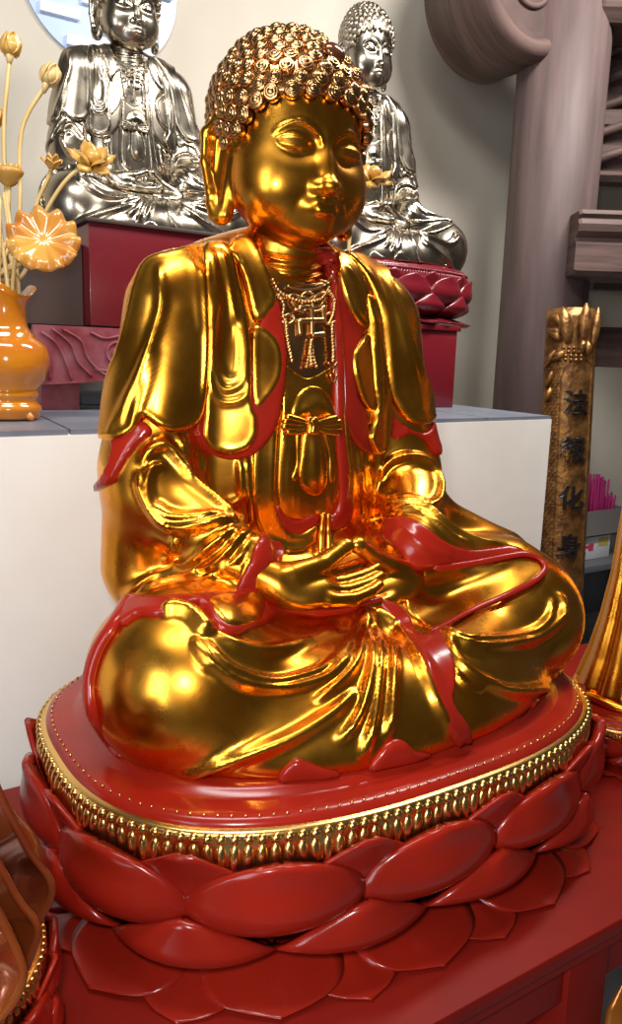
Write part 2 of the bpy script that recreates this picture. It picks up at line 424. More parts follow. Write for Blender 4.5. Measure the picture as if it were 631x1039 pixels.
# --- hair of snail-shell curls, with its jewel
mb = MB(); v, f_ = nets(f_hair, (-.17, .02, .86), (.17, .38, 1.21), .005); mb.add(v, f_)
prof = [(.0140, -.006), (.0141, .001), (.0130, .0046), (.0112, .0056), (.0102, .0048), (.0090, .0072), (.0070, .0080), (.0060, .0072), (.0050, .0086), (.0030, .0094), (.0010, .0095)]
cv, cf = lathe(prof, 14, False, True); cv = cv * np.array([1, 1, 1.1])
jw = march(f_hair0, [(337, 56)])[0]; jn = grad(f_hair0, jw[None])[0]
def place(v, p, n, roll=0):
    n = n / np.linalg.norm(n); u = np.cross([.1, .2, 1.], n); u /= np.linalg.norm(u); w = np.cross(n, u)
    return p + v[:, :1] * u + v[:, 1:2] * w + v[:, 2:] * n
cen = np.array([0, .185, 1.02])
def edge_curls():
    a = 0.0; out = []
    while a < 2 * math.pi:
        dv = np.array([math.sin(a), -math.cos(a), 0]); z = hairline(np.array([[.1 * dv[0], .185 + .1 * dv[1] + .01, 1.]]))[0] + .0095
        t = np.linspace(.05, .24, 80); pp = np.array([0, .185, z]) + t[:, None] * dv; v_ = f_hair0(pp); p = pp[int(np.argmax(v_ > 0))]; out.append(p); a += .0085 / max(.08, np.hypot(p[0], p[1] - .185))
    out = np.array(out); keep = [out[0]]
    for p in out:
        if np.linalg.norm(p - keep[-1]) >= .0262 and np.linalg.norm(p - keep[0]) > .018: keep.append(p)
    return np.array(keep)
EC = edge_curls()
for p in EC: mb.add(place(cv, p, grad(f_hair0, p[None])[0]), cf)
# further rows follow the hairline upward: next nearest free place each time
cand = []
for k in range(9000):
    z = 1 - 1.75 * (k + .5) / 9000; a = k * 2.399963; r = math.sqrt(max(0, 1 - z * z)); cand.append((r * math.cos(a), r * math.sin(a), z))
cand = np.array(cand); t = np.linspace(.05, .24, 80); pp = cen + t[None, :, None] * cand[:, None]
vals = f_hair0(pp.reshape(-1, 3)).reshape(len(cand), -1); cand = pp[np.arange(len(cand)), np.argmax(vals > 0, 1)]
cand = project(f_hair0, cand, 4); hh = cand[:, 2] - hairline(cand); cand = cand[hh > .010]; hh = hh[hh > .010]
ang = np.arctan2(cand[:, 0], -(cand[:, 1] - .185)); order = np.lexsort((ang, np.round(hh / .006)))
acc = [p for p in EC]
for gap, p in [(.0240, q) for q in cand[order]] + [(.0205, q) for q in cand[order]]:
    if p[2] > 1.190 or np.linalg.norm(p - jw) < .027: continue
    if np.linalg.norm(np.array(acc) - p, axis=1).min() < gap: continue
    acc.append(p); mb.add(place(cv, p, grad(f_hair0, p[None])[0]), cf)
cap, capf = lathe([(.034, -.004), (.032, .004), (.024, .011), (.012, .015), (.002, .016)], 24)
mb.add(cap + np.array([0, .205, 1.184]), capf)
hair = mb.build('hair', HAIRG, statue)
jv, jf = lathe([(.020, -.004), (.0195, .002), (.0165, .007), (.010, .0105), (.002, .0115)], 28)
mj = MB(); mj.add(place(jv * np.array([1.1, .95, 1]), jw + jn * .006, jn), jf)
jewel = mj.build('jewel', mat('jewel_brown_lacquer', (.20, .075, .03), .18, .6, .6), hair)
jewel['label'] = 'oval brown jewel set in the curls'
clock('hair')
# ------------------------------------------------------------------ the robe, its folds and its layers
def f_all(P): return np.minimum(np.minimum(f_robe(P), ell(P, (0, .195, .64), (.15, .118, .155))), rc(P, (0, .205, .70), (0, .198, .82), .074, .068))
def f_torso(P): return f_all(P)
base_folds = [RD(q, w * 1.25, a * 1.6) for q, w, a in (
    # right sleeve (left in the picture)
    ([(142, 478), (143, 495), (152, 514), (166, 530), (185, 535), (210, 532), (238, 528)], .006, .011),
    ([(168, 473), (155, 475), (150, 487), (154, 507), (169, 522), (195, 525), (230, 523)], .006, .009),
    ([(160, 508), (169, 517), (188, 524), (215, 526)], .0045, .006),
    ([(143, 474), (153, 457), (168, 452), (182, 470), (200, 494), (220, 510), (242, 530)], .007, .009),
    ([(240, 534), (217, 552), (186, 572), (155, 588), (124, 607)], .007, .010),
    ([(252, 537), (229, 562), (201, 581), (165, 594), (135, 606)], .006, .009),
    ([(258, 542), (242, 566), (215, 585), (190, 596)], .005, .006),
    ([(262, 545), (254, 565), (243, 592)], .005, .006),
    ([(178, 545), (176, 558), (165, 572)], .005, .005),
    # torso pleats beside the lapel
    ([(181, 440), (186, 465), (191, 487)], .005, .007), ([(189, 442), (190, 460), (192, 482)], .004, .006),
    ([(243, 463), (245, 500), (246, 530)], .005, .007), ([(250, 463), (253, 500), (256, 535)], .004, .006),
    ([(258, 462), (262, 500), (268, 540)], .004, .005), ([(208, 460), (206, 480), (212, 500)], .006, .004),
    # left sleeve
    ([(386, 488), (388, 477), (396, 468), (413, 463), (430, 466), (441, 476), (446, 492), (443, 508), (432, 516)], .006, .010),
    ([(388, 522), (397, 514), (412, 510), (430, 514), (446, 528), (463, 541), (488, 551), (515, 554)], .006, .010),
    ([(391, 528), (403, 520), (420, 518), (440, 530), (458, 545), (480, 554)], .005, .008),
    ([(386, 515), (400, 506), (420, 505), (437, 512)], .004, .006),
    ([(386, 440), (384, 460), (386, 482)], .005, .006), ([(362, 455), (366, 490), (370, 530)], .004, .007), ([(370, 460), (374, 495), (374, 532)], .004, .007),
    # right leg
    ([(163, 624), (176, 618), (194, 623), (205, 634), (212, 645)], .010, .012),
    ([(197, 644), (204, 658), (215, 674), (235, 689), (262, 697), (298, 698), (336, 686), (362, 662)], .006, .010),
    ([(206, 645), (216, 662), (232, 677), (258, 688), (292, 690), (330, 678), (356, 656)], .005, .008),
    ([(198, 648), (199, 660), (207, 674), (215, 680)], .004, .006),
    ([(160, 793), (190, 784), (226, 773), (262, 761), (298, 747), (336, 724), (362, 700)], .008, .009),
    ([(217, 640), (240, 654), (270, 660), (310, 652), (340, 636)], .008, .006),
    # fan of pleats in the middle
    ([(367, 614), (368, 640), (364, 668), (346, 692), (318, 712)], .006, .010), ([(369, 616), (374, 650), (374, 690), (364, 725), (342, 755)], .006, .010),
    ([(372, 616), (382, 650), (384, 690), (378, 730), (366, 770)], .006, .010), ([(376, 616), (394, 655), (398, 695), (394, 735), (388, 752)], .006, .010),
    ([(382, 616), (405, 640), (422, 668), (440, 710), (458, 745)], .007, .009), ([(366, 616), (360, 645), (348, 668), (326, 688)], .005, .008),
    # left leg
    ([(441, 640), (455, 650), (478, 658), (508, 657), (536, 650), (558, 636), (571, 618), (567, 600)], .007, .012),
    ([(445, 636), (462, 646), (488, 650), (516, 648), (540, 640), (556, 626), (561, 606)], .005, .009),
    ([(447, 642), (456, 662), (472, 682), (496, 696), (530, 701), (560, 698), (577, 692)], .007, .010),
    ([(452, 648), (464, 668), (482, 685), (505, 695)], .005, .008), ([(458, 680), (472, 695), (490, 702)], .004, .006),
    ([(450, 640), (470, 655), (492, 668)], .005, .006))]
V, F = nets(f_robe, (-.60, -.42, -.02), (.60, .42, .90), RES)
V = V + relief(V, base_folds)[:, None] * grad(f_robe, V, .004); V = relax(V, F, 2)
robe = mesh_obj('robe', V, F, GOLD, statue); clock('robe')

def patch(name, px, off, m, folds=(), parent=None, f=None, n=5, **k):
    f = f or f_torso
    loop = catmull(march(f, px, off * .6), n, True)
    return drape(name, f, loop, off, m, parent or robe, [RD(q, w, a, f, off) for q, w, a in folds], **k)
def strip(name, px, half, off, m, parent=None, f=None, height=.004):
    """a rounded ribbon (rolled hem) along a traced line"""
    f = f or f_torso; L = resample(catmull(march(f, px, off), 6), .006); G = grad(f, L, .004)
    L = L + G * 0
    r = np.full(len(L), half); r[0] *= .5; r[-1] *= .5
    v, fc = tube(L, r, 10, True, flat=height / half, nrm=G); return mesh_obj(name, v, fc, m, parent or robe)

# red linings first (lowest), then the gold layers over them
patch('lining', [(268, 316), (282, 302), (288, 335), (291, 362), (288, 400), (279, 436), (263, 457), (246, 465), (230, 466), (215, 460), (204, 447), (200, 425), (212, 404), (240, 395), (254, 360)], .0135, RED)
patch('lining', [(136, 426), (150, 431), (154, 440), (140, 450), (128, 464), (118, 480), (108, 492), (93, 499), (101, 486), (109, 470), (113, 455), (113, 446)], .011, RED, rim=(.002, .004))
patch('lining', [(329, 250), (340, 270), (352, 310), (373, 331), (362, 354), (360, 376), (364, 405), (374, 420), (374, 438), (382, 456), (389, 462), (374, 460), (360, 446), (351, 425), (349, 385), (346, 335), (342, 300), (333, 272), (325, 258)], .009, RED)
patch('lining', [(396, 410), (404, 428), (430, 440), (447, 424), (449, 448), (446, 462), (434, 446), (418, 440), (402, 446), (394, 432)], .010, RED, rim=(.002, .004))
clock('linings')
# inner lapel of the robe and the chest opening
patch('lapel', [(268, 290), (280, 300), (288, 340), (290, 385), (282, 430), (279, 480), (280, 515), (290, 537), (306, 541), (322, 533), (323, 548), (308, 556), (288, 556), (270, 546), (258, 525), (256, 490), (258, 450), (270, 420), (276, 380), (272, 330)], .007, GOLD, rim=(.0025, .005))
patch('lapel', [(347, 300), (352, 380), (354, 430), (360, 480), (366, 520), (362, 548), (340, 556), (336, 540), (352, 530), (356, 505), (350, 440), (346, 380), (342, 330)], .005, GOLD, rim=(.002, .005))
patch('lapel_lining', [(281, 514), (289, 523), (304, 528), (322, 521), (325, 528), (316, 537), (302, 543), (289, 538), (281, 526)], .0055, RED, rim=(.002, .004))
patch('lapel_lining', [(325, 254), (332, 262), (341, 290), (346, 330), (348, 380), (349, 440), (354, 490), (357, 516), (353, 532), (340, 538), (335, 536), (336, 525), (342, 519), (345, 500), (342, 440), (340, 395), (339, 345), (336, 300), (329, 272)], .0125, RED, [([(333, 268), (341, 310), (344, 350), (345, 400), (347, 450), (352, 500)], .003, .003)], rim=(.002, .004), edge=.004)
patch('undergarment', [(276, 286), (300, 290), (334, 284), (340, 330), (341, 376), (330, 384), (300, 386), (287, 374), (286, 335), (281, 305)], .003, HAIRG, depth=.01)
patch('undergarment', [(288, 372), (312, 384), (340, 372), (343, 400), (345, 460), (346, 512), (336, 524), (305, 528), (284, 518), (282, 470), (286, 420)], .004, GOLD,
      [([(290, 442), (286, 480), (286, 518)], .003, .005), ([(295, 443), (292, 480), (292, 522)], .0025, .005), ([(300, 442), (297, 470), (298, 524)], .0025, .004), ([(338, 440), (341, 480), (342, 515)], .003, .005), ([(333, 440), (337, 470), (338, 515)], .0025, .004), ([(304, 500), (303, 524)], .0025, .003), ([(330, 500), (331, 522)], .003, .003)], depth=.01)
patch('belly_fold', [(296, 424), (298, 408), (306, 396), (318, 391), (330, 396), (338, 410), (340, 424), (318, 428)], .006, GOLD, puff=.014, rim=(.0025, .004))
patch('sash_pouch', [(308, 438), (305, 460), (303, 480), (306, 494), (314, 502), (322, 503), (330, 496), (333, 478), (331, 458), (326, 440), (317, 434)], .008, GOLD, puff=.014, rim=(.003, .004))
patch('sash_end', [(300, 440), (307, 438), (303, 470), (302, 486), (297, 488), (296, 482), (301, 470)], .008, GOLD)
patch('sash_end', [(328, 438), (334, 440), (339, 465), (341, 485), (336, 490), (334, 480), (334, 462)], .008, GOLD)
clock('front')
# sash bow: two pleated wings and a knot, one carved piece
bow = MB()
for s_ in (0, 1):
    pts = [[(317, 430), (303, 426), (291, 423)], [(317, 431), (302, 430), (288, 428)], [(317, 432), (302, 434), (287, 433)], [(317, 433), (304, 438), (291, 438)]] if s_ == 0 else \
          [[(319, 430), (332, 426), (341, 424)], [(319, 431), (333, 430), (345, 428)], [(319, 432), (333, 434), (346, 433)], [(319, 433), (331, 438), (343, 439)]]
    for q in pts:
        L = catmull(march(f_torso, q, .016), 6); v, fc = tube(L, np.linspace(.0045, .0068, len(L)), 8); bow.add(v, fc)
    c_ = march(f_torso, [(303, 431) if s_ == 0 else (332, 431)], .010)[0]
for q, r_ in (([(313, 424), (315, 432), (314, 440)], .006), ([(319, 424), (321, 432), (320, 440)], .006), ([(316, 426), (318, 432), (317, 439)], .0075)):
    L = catmull(march(f_torso, q, .020), 6); v, fc = tube(L, r_, 8); bow.add(v, fc)
bow.build('sash_bow', GOLD, robe)
for q in ([(328, 521), (326, 540), (325, 561)], [(333, 522), (333, 540), (333, 561)]):
    L = catmull(march(f_torso, q, .010), 8); v, fc = tube(L, .0058, 8); mesh_obj('sash_cord', v, fc, GOLD, robe)

NECKM = mat('bronze_gold_necklace', (.70, .40, .15), .28, 1)
# necklace with its emblem: bead strings, scrolls, the hooked cross and three tassels
nk = MB()
sph, sphf = lathe([(.0003, -1), (.5, -.87), (.87, -.5), (1, 0), (.87, .5), (.5, .87), (.0003, 1)], 8)
def bead_line(q, r, off=.012, step=.0062, m=nk):
    L = resample(catmull(march(f_torso, q, off), 6), step)
    for p in L: m.add(p + sph * r * 1.2, sphf)
def cord(q, r, off=.009, m=nk, closed=False, sharp=False):
    Pm = march(f_torso, q, off); L = resample(Pm, .004) if sharp else catmull(Pm, 6, closed); v, fc = tube(L, r, 8); m.add(v, fc)
bead_line([(277, 284), (282, 294), (290, 300), (302, 305), (314, 306), (326, 303), (334, 292)], .0027)
bead_line([(283, 300), (288, 310), (287, 320), (291, 328)], .003); bead_line([(334, 296), (339, 305), (338, 318), (334, 328)], .003)
bead_line([(290, 328), (291, 340), (293, 352), (296, 366)], .0034); bead_line([(337, 328), (337, 340), (338, 352), (338, 366)], .0034)
bead_line([(316, 346), (315, 356), (316, 370)], .0038)
bead_line([(311, 372), (313, 362), (315, 352)], .0026); bead_line([(321, 372), (318, 362), (317, 352)], .0026)
for q in ([(290, 303), (297, 299), (304, 302), (307, 309), (300, 311), (296, 306)], [(336, 299), (328, 297), (320, 301), (317, 309), (324, 311), (329, 305)], [(306, 300), (312, 296), (318, 300), (312, 304), (306, 300)],
          [(286, 322), (294, 319), (299, 324), (292, 329), (286, 326)], [(340, 320), (333, 318), (328, 324), (335, 329), (341, 325)], [(299, 314), (308, 316), (312, 312), (318, 316), (327, 314)]):
    cord(q, .0026)
for q in ([(336, 280), (331, 286), (325, 284)], [(292, 290), (300, 293), (310, 294), (320, 293), (330, 289)], [(333, 368), (338, 372), (342, 368), (338, 378)], [(335, 380), (339, 388), (342, 380)]): cord(q, .0022)
# emblem: hooked cross, upright
for q in ([(316, 311), (316.5, 325), (316.5, 340)], [(303.5, 325.5), (316, 325), (328.5, 324.5)], [(303.5, 325.5), (304, 333), (304.5, 340)], [(328.5, 324.5), (328, 317), (327.5, 311)], [(316, 311.5), (309, 312), (303, 312.5)], [(316.5, 340), (323, 339.5), (329, 339)]):
    cord(q, .0050, .008, sharp=True)
neck_ = nk.build('necklace', NECKM, statue); neck_['label'] = 'carved bead necklace with hooked cross emblem'

# mantle over the right shoulder
patch('mantle', [(146, 264), (175, 254), (206, 247), (212, 270), (216, 330), (212, 385), (209, 412), (203, 428), (189, 437), (173, 438), (158, 432), (146, 424), (137, 436), (124, 444), (110, 446), (100, 440), (106, 398), (119, 351), (131, 300)], .016, GOLD,
      [([(162, 266), (164, 305), (156, 338), (143, 375), (118, 434)], .0055, .010), ([(158, 330), (150, 360), (142, 395), (132, 432)], .005, .008), ([(157, 350), (154, 372), (148, 398), (134, 440)], .004, .007),
       ([(150, 348), (138, 378), (122, 412), (108, 442)], .004, .006), ([(203, 268), (207, 300), (208, 350), (206, 408)], .005, .009), ([(196, 262), (200, 300), (203, 340)], .004, .004)], rim=(.003, .006))
patch('mantle', [(204, 250), (220, 244), (234, 252), (243, 283), (251, 316), (255, 351), (255, 408), (261, 424), (259, 446), (248, 458), (232, 462), (216, 457), (207, 443), (208, 416), (208, 350), (207, 290)], .020, GOLD,
      [([(216, 285), (216, 340), (218, 375), (227, 394), (238, 394), (247, 384), (250, 350), (247, 315)], .0045, .009), ([(211, 290), (211, 350), (212, 385), (222, 405), (238, 408), (251, 398), (254, 370)], .0045, .009),
       ([(221, 290), (221, 340), (223, 368), (231, 384), (239, 384), (244, 374), (245, 345), (240, 300)], .004, .006), ([(224, 252), (234, 290), (240, 330)], .004, .008), ([(214, 250), (220, 285), (221, 320)], .004, .006)], rim=(.0025, .006))
patch('mantle', [(256, 333), (266, 331), (281, 343), (287, 363), (284, 386), (272, 405), (260, 416), (255, 400), (254, 365)], .014, GOLD, rim=(.003, .005))
patch('mantle', [(228, 252), (244, 238), (258, 246), (272, 276), (281, 303), (274, 317), (262, 327), (255, 318), (248, 285), (238, 262)], .015, GOLD, rim=(.003, .005))
# mantle over the left shoulder
patch('mantle', [(350, 255), (366, 258), (386, 268), (400, 288), (415, 328), (430, 375), (443, 418), (438, 428), (424, 431), (410, 424), (400, 408), (393, 390), (388, 350), (380, 300), (366, 272)], .014, GOLD,
      [([(364, 268), (380, 300), (386, 330), (390, 375), (396, 405)], .005, .009), ([(372, 268), (390, 300), (398, 345), (404, 400)], .004, .006), ([(386, 275), (402, 310), (416, 360), (430, 415)], .005, .004)], rim=(.003, .006))
patch('mantle', [(374, 339), (366, 346), (359, 358), (359, 376), (364, 395), (371, 412), (380, 417), (386, 400), (384, 360)], .014, GOLD, rim=(.003, .005))
patch('mantle', [(372, 300), (384, 310), (390, 350), (396, 390), (398, 416), (397, 438), (390, 459), (381, 460), (376, 446), (378, 434), (382, 418), (379, 390), (376, 350)], .019, GOLD,
      [([(378, 310), (384, 350), (387, 390), (386, 420)], .0045, .009), ([(383, 315), (389, 355), (393, 395), (391, 420)], .004, .007)], rim=(.003, .005))
patch('mantle', [(338, 258), (354, 260), (370, 285), (378, 310), (374, 334), (362, 325), (352, 306), (345, 280)], .014, GOLD, [([(352, 268), (364, 290), (372, 318)], .004, .007)], rim=(.003, .005))
clock('mantle')
# cuffs and the red cloth of the lap
patch('cuff', [(263, 543), (275, 548), (287, 555), (285, 578), (274, 597), (258, 598), (242, 595), (252, 572)], .010, RED, rim=(.002, .005))
patch('cuff', [(389, 549), (381, 541), (388, 530), (402, 524), (420, 527), (446, 546), (475, 558), (505, 555), (519, 553), (532, 560), (512, 566), (476, 574), (434, 578), (414, 582), (411, 570), (402, 558)], .010, RED, [([(415, 540), (432, 556), (460, 566)], .006, .006), ([(405, 532), (420, 545), (436, 560)], .005, .006)], rim=(.002, .005))
patch('lap_lining', [(128, 605), (150, 606), (175, 603), (204, 602), (244, 598), (272, 600), (300, 606), (345, 610), (388, 606), (360, 617), (328, 623), (290, 620), (262, 634), (242, 642), (228, 640), (216, 628), (205, 611), (180, 617), (160, 623), (138, 622), (122, 632), (118, 622)], .009, RED, [([(205, 606), (218, 628), (240, 638), (266, 630), (284, 616)], .004, .006)], rim=(.002, .004))
patch('lap_fold', [(212, 608), (240, 602), (266, 603), (270, 618), (262, 630), (242, 636), (226, 632)], .012, GOLD, puff=.004)
strip('robe_hem', [(130, 607), (117, 630), (99, 658), (90, 691), (94, 724), (106, 758), (128, 786)], .0135, .004, RED, height=.009)
strip('robe_hem', [(284, 602), (296, 614), (326, 620), (360, 614), (388, 607)], .006, .010, RED)
patch('leg_drape', [(420, 590), (455, 580), (500, 568), (532, 561), (550, 567), (556, 577), (545, 590), (515, 604), (482, 618), (455, 632), (440, 638), (428, 630), (412, 612)], .006, GOLD, [([(425, 592), (470, 582), (520, 570)], .004, .004)])
strip('drape_hem', [(440, 560 + 17), (478, 572), (512, 565), (533, 562), (548, 567), (553, 577), (542, 589), (515, 603), (482, 617), (456, 631), (438, 640)], .0062, .009, RED)
patch('skirt_lining', [(382, 607), (400, 612), (416, 626), (424, 643), (434, 643), (444, 638), (457, 655), (462, 690), (461, 715), (476, 738), (478, 757), (466, 758), (451, 730), (436, 690), (418, 652), (400, 630)], .010, RED, rim=(.002, .004))
for q in ([(280, 802), (286, 784), (301, 770), (312, 774), (326, 780), (345, 786), (330, 806), (300, 812)], [(366, 790), (384, 768), (396, 753), (410, 752), (424, 764), (440, 772), (410, 790)], [(524, 746), (540, 722), (544, 712), (556, 722), (569, 712), (573, 690), (584, 700), (580, 730), (550, 750)]):
    patch('hem_lining', q, .007, RED, rim=(.002, .004))
clock('lap')

# nothing of the figure reaches below the seat it rests on
def tree(o):
    for c in bpy.data.objects:
        if c.parent is o: yield c; yield from tree(c)
for o in tree(statue):
    me = o.data; co_ = np.empty(len(me.vertices) * 3); me.vertices.foreach_get('co', co_); co_ = co_.reshape(-1, 3)
    if (co_[:, 2] < .0307).any(): co_[:, 2] = np.maximum(co_[:, 2], .0307); me.vertices.foreach_set('co', co_.ravel()); me.update()
# ------------------------------------------------------------------ lotus pedestal
RA, RB, RN = .5, .3727, 2.65
def se_curve(n=2400, a=RA, b=RB, k=RN):
    t = np.linspace(-np.pi / 2, 1.5 * np.pi, n + 1)
    c, s = np.cos(t), np.sin(t); x = a * np.sign(c) * np.abs(c) ** (2 / k); y = b * np.sign(s) * np.abs(s) ** (2 / k)
    L = np.r_[0, np.cumsum(np.hypot(np.diff(x), np.diff(y)))]
    return x, y, L
SX, SY, SL = se_curve(); PER = SL[-1]
def ring_at(s):
    s = np.mod(s, PER); x = np.interp(s, SL, SX); y = np.interp(s, SL, SY)
    e = .006; dx = np.interp(np.mod(s + e, PER), SL, SX) - np.interp(np.mod(s - e, PER), SL, SX); dy = np.interp(np.mod(s + e, PER), SL, SY) - np.interp(np.mod(s - e, PER), SL, SY)
    l = np.hypot(dx, dy) + 1e-12
    return x, y, dy / l, -dx / l
def ring_loft(prof, seg=200, capb=True, capt=True):
    """rings offset from the oval: profile = (offset outward, z)"""
    s = np.arange(seg) * PER / seg; x, y, nx, ny = ring_at(s); V = []; F = []
    for o, z in prof:
        k = 1 + o / RA * 1.0; k2 = 1 + o / RB
        V.append(np.stack([x * k, y * k2, np.full(seg, z)], 1))
    n = len(prof); V = np.concatenate(V)
    for i in range(n - 1):
        for j in range(seg):
            k = (j + 1) % seg; F.append((i * seg + j, i * seg + k, (i + 1) * seg + k, (i + 1) * seg + j))
    if capb: F.append(tuple(range(seg))[::-1])
    if capt: F.append(tuple((n - 1) * seg + j for j in range(seg)))
    return V, F
def petal(s0, prof, wid, bulge, crease=0, nu=13, nv=17, th=.010, lin=False):
    """one carved petal: prof = (v, outward, z) from root to tip, wid = (v, half width), bulge across"""
    v = np.linspace(0, 1, nv); u = np.linspace(-1, 1, nu); pr = np.array(prof); wd = np.array(wid)
    pc = catmull(pr[:, 1:], 8); tv = np.interp(np.linspace(0, 1, len(pc)), np.linspace(0, 1, len(pr)), pr[:, 0])
    o = np.interp(v, tv, pc[:, 0]); z = np.interp(v, tv, pc[:, 1]); w = np.interp(v, wd[:, 0], wd[:, 1])
    wc = wd if lin else catmull(wd, 8); w = np.interp(v, wc[:, 0], wc[:, 1]); w = np.maximum(w, .0015)
    U, VV = np.meshgrid(u, v); Wm = w[:, None] * U
    env = np.sin(np.pi * np.clip(VV, .0, 1) ** .8) * .85 + .15
    O = o[:, None] + bulge * (1 - U ** 2) * env - bulge * .35 + crease * (1 - np.abs(U)) * env
    out = []
    for d in (0, -th):
        x, y, nx, ny = ring_at(s0 + Wm)
        oo = O + d
        out.append(np.stack([x + nx * oo, y + ny * oo, np.broadcast_to(z[:, None] + d * .35, x.shape)], 2).reshape(-1, 3))
    n = nv * nu; F = []
    for i in range(nv - 1):
        for j in range(nu - 1):
            a, b, c, d = i * nu + j, i * nu + j + 1, (i + 1) * nu + j + 1, (i + 1) * nu + j
            F.append((a, b, c, d)); F.append((n + d, n + c, n + b, n + a))
    E = [i * nu for i in range(nv)] + [(nv - 1) * nu + j for j in range(1, nu)] + [i * nu + nu - 1 for i in range(nv - 2, -1, -1)] + list(range(nu - 2, 0, -1))
    for a, b in zip(E, E[1:] + E[:1]): F.append((a, b, n + b, n + a))
    return np.concatenate(out), F
STEP = PER / 12
def pedestal():
    r = empty('lotus_pedestal', (0, 0, -.25))
    def put(o): o.location = (0, 0, .25); o.parent = r; return o
    v, f = ring_loft([(-.13, -.25), (-.12, -.225), (-.11, -.20), (-.085, -.165), (-.03, -.11), (-.012, -.06), (-.008, -.012), (-.007, .004), (-.009, .011), (-.018, .0165), (-.028, .018), (-.046, .019), (-.054, .021), (-.060, .028), (-.070, .033), (-.086, .033), (-.094, .030), (-.12, .030), (-.3, .030)])
    put(mesh_obj('seat', v, f, RED))
    m = MB(); v, f = ring_loft([(-.016, -.052), (.001, -.052), (.004, -.042), (.003, -.004), (.003, .0005), (-.002, .0045), (-.010, .006)], 240); m.add(v, f)
    n = 162; tear, tf = lathe([(.0005, -.017), (.0035, -.0155), (.0082, -.010), (.0088, -.002), (.0078, .008), (.005, .014), (.0005, .016)], 8)
    sp, sf = lathe([(.0005, -1), (.5, -.87), (.87, -.5), (1, 0), (.87, .5), (.5, .87), (.0005, 1)], 10)
    s = np.arange(n) * PER / n; x, y, nx, ny = ring_at(s)
    for i in range(n):
        c = np.array([x[i] + nx[i] * .0005, y[i] + ny[i] * .0005, 0])
        m.add(tear * (1, 1, 1.28) + c + (0, 0, -.0312), tf); m.add(sp * .0078 + c + (nx[i] * .001, ny[i] * .001, -.0045), sf)
    put(m.build('bead_trim', TRIM))
    m = MB(); n = 150; s = np.arange(n) * PER / n; x, y, nx, ny = ring_at(s)
    for i in range(n): m.add(sp * .0022 + (x[i] * .966, y[i] * .955, .0172), sf)
    put(m.build('stud_row', TRIM))
    for k in range(12):   # inner tips between the large petals, large petals, low outer petals, foot petals
        sA = -.058 + STEP * (k + .5); sB = -.058 + STEP * k
        put(mesh_obj('petal', *petal(sA, [(0, -.05, -.15), (.4, -.008, -.10), (.75, .008, -.065), (1, .034, -.012)], [(0, .06), (.4, .10), (.75, .085), (1, .010)], .012, .004), RED))
        put(mesh_obj('petal', *petal(sB, [(0, -.10, -.195), (.25, -.035, -.165), (.55, .018, -.115), (.8, .028, -.062), (1, .044, -.024)], [(0, .05), (.25, .112), (.5, .134), (.75, .112), (.92, .055), (1, .003)], 0.034, th=.015), RED))
        put(mesh_obj('petal', *petal(sA, [(0, -.115, -.215), (.3, -.04, -.20), (.6, .016, -.172), (.85, .030, -.138), (1, .036, -.108)], [(0, .05), (.3, .105), (.55, .122), (.78, .085), (.93, .032), (1, .003)], .034, th=.014), RED))
        put(mesh_obj('foot_petal', *petal(sB, [(0, -.12, -.200), (.5, -.04, -.222), (.85, .020, -.238), (1, .045, -.243)], [(0, .09), (.5, .112), (.8, .090), (.93, .040), (1, .002)], .006, .016, th=.014), RED))
        put(mesh_obj('foot_petal', *petal(sA, [(0, -.12, -.205), (.5, -.05, -.226), (.85, .015, -.241), (1, .045, -.246)], [(0, .035), (.5, .050), (.86, .056), (.9, .050), (1, .004)], .0, .026, th=.012, lin=True), RED))
    return r
ped = pedestal()
tag(ped, 'large red lotus pedestal with gold bead trim under the gilded seated statue', 'pedestal')
clock('pedestal')
# ------------------------------------------------------------------ the hall
def px_at(px, py, ax, val):
    d = CF + (px - W / 2) / FPX * CR - (py - H / 2) / FPX * CU
    t = (val - CAM[ax]) / d[ax]; return CAM + t * d
def px_dep(px, py, D): return CAM + D * (CF + (px - W / 2) / FPX * CR - (py - H / 2) / FPX * CU)
PLASTER = mat('cream_plaster', (.64, .575, .48), .85, bump=(5, .15, .02), vary=((.56, .50, .41), 2.2, 5, (1, 1, .6)), spec=.2)
LIME = mat('cream_limewash', (.90, .87, .80), .8, bump=(7, .12, .01), vary=((.83, .79, .71), 3, 5, (1, 1, .7)), spec=.2)
TILE = mat('blue_grey_tile', (.20, .22, .26), .35, vary=((.15, .165, .20), 5, 5, (1, 1, 1)))
FLOORM = mat('pale_floor_tile', (.30, .32, .35), .4, vary=((.22, .24, .27), 6, 6, (1, 1, 1)))
WOOD = mat('weathered_brown_wood', (.125, .082, .077), .6, vary=((.075, .050, .047), 5, 6, (3, 3, .35)), bump=(10, .3, .006, (3, 3, .3)), spec=.3)
WOODH = mat('weathered_beam_wood', (.13, .078, .066), .55, vary=((.055, .033, .028), 6, 6, (.5, .5, 5)), bump=(10, .3, .006, (.5, .5, 5)), spec=.3)
SILV = mat('champagne_metal', (.43, .37, .285), .28, 1, rvary=(.20, .34, 10), vary=((.33, .28, .215), 6, 4, (1, 1, 1)))
SILVH = mat('champagne_metal_hair', (.46, .39, .30), .3, 1)
BOARDG = mat('old_gilt_wood', (.34, .16, .045), .38, .75, bump=(60, .6, .006), vary=((.13, .055, .02), 26, 5, (1, 1, 1)))
INK = mat('black_lacquer', (.012, .008, .007), .25)
VASEM = mat('honey_glazed_wood', (.58, .20, .012), .16, 0, .7, vary=((.46, .13, .008), 5, 5, (1, 1, 4)))
STEMM = mat('pale_yellow_wood', (.66, .48, .20), .42, vary=((.56, .37, .13), 12, 3, (1, 1, 1)))
PETALM = mat('yellow_carved_wood', (.62, .36, .075), .35, 0, .3, vary=((.50, .24, .035), 14, 4, (1, 1, 1)))
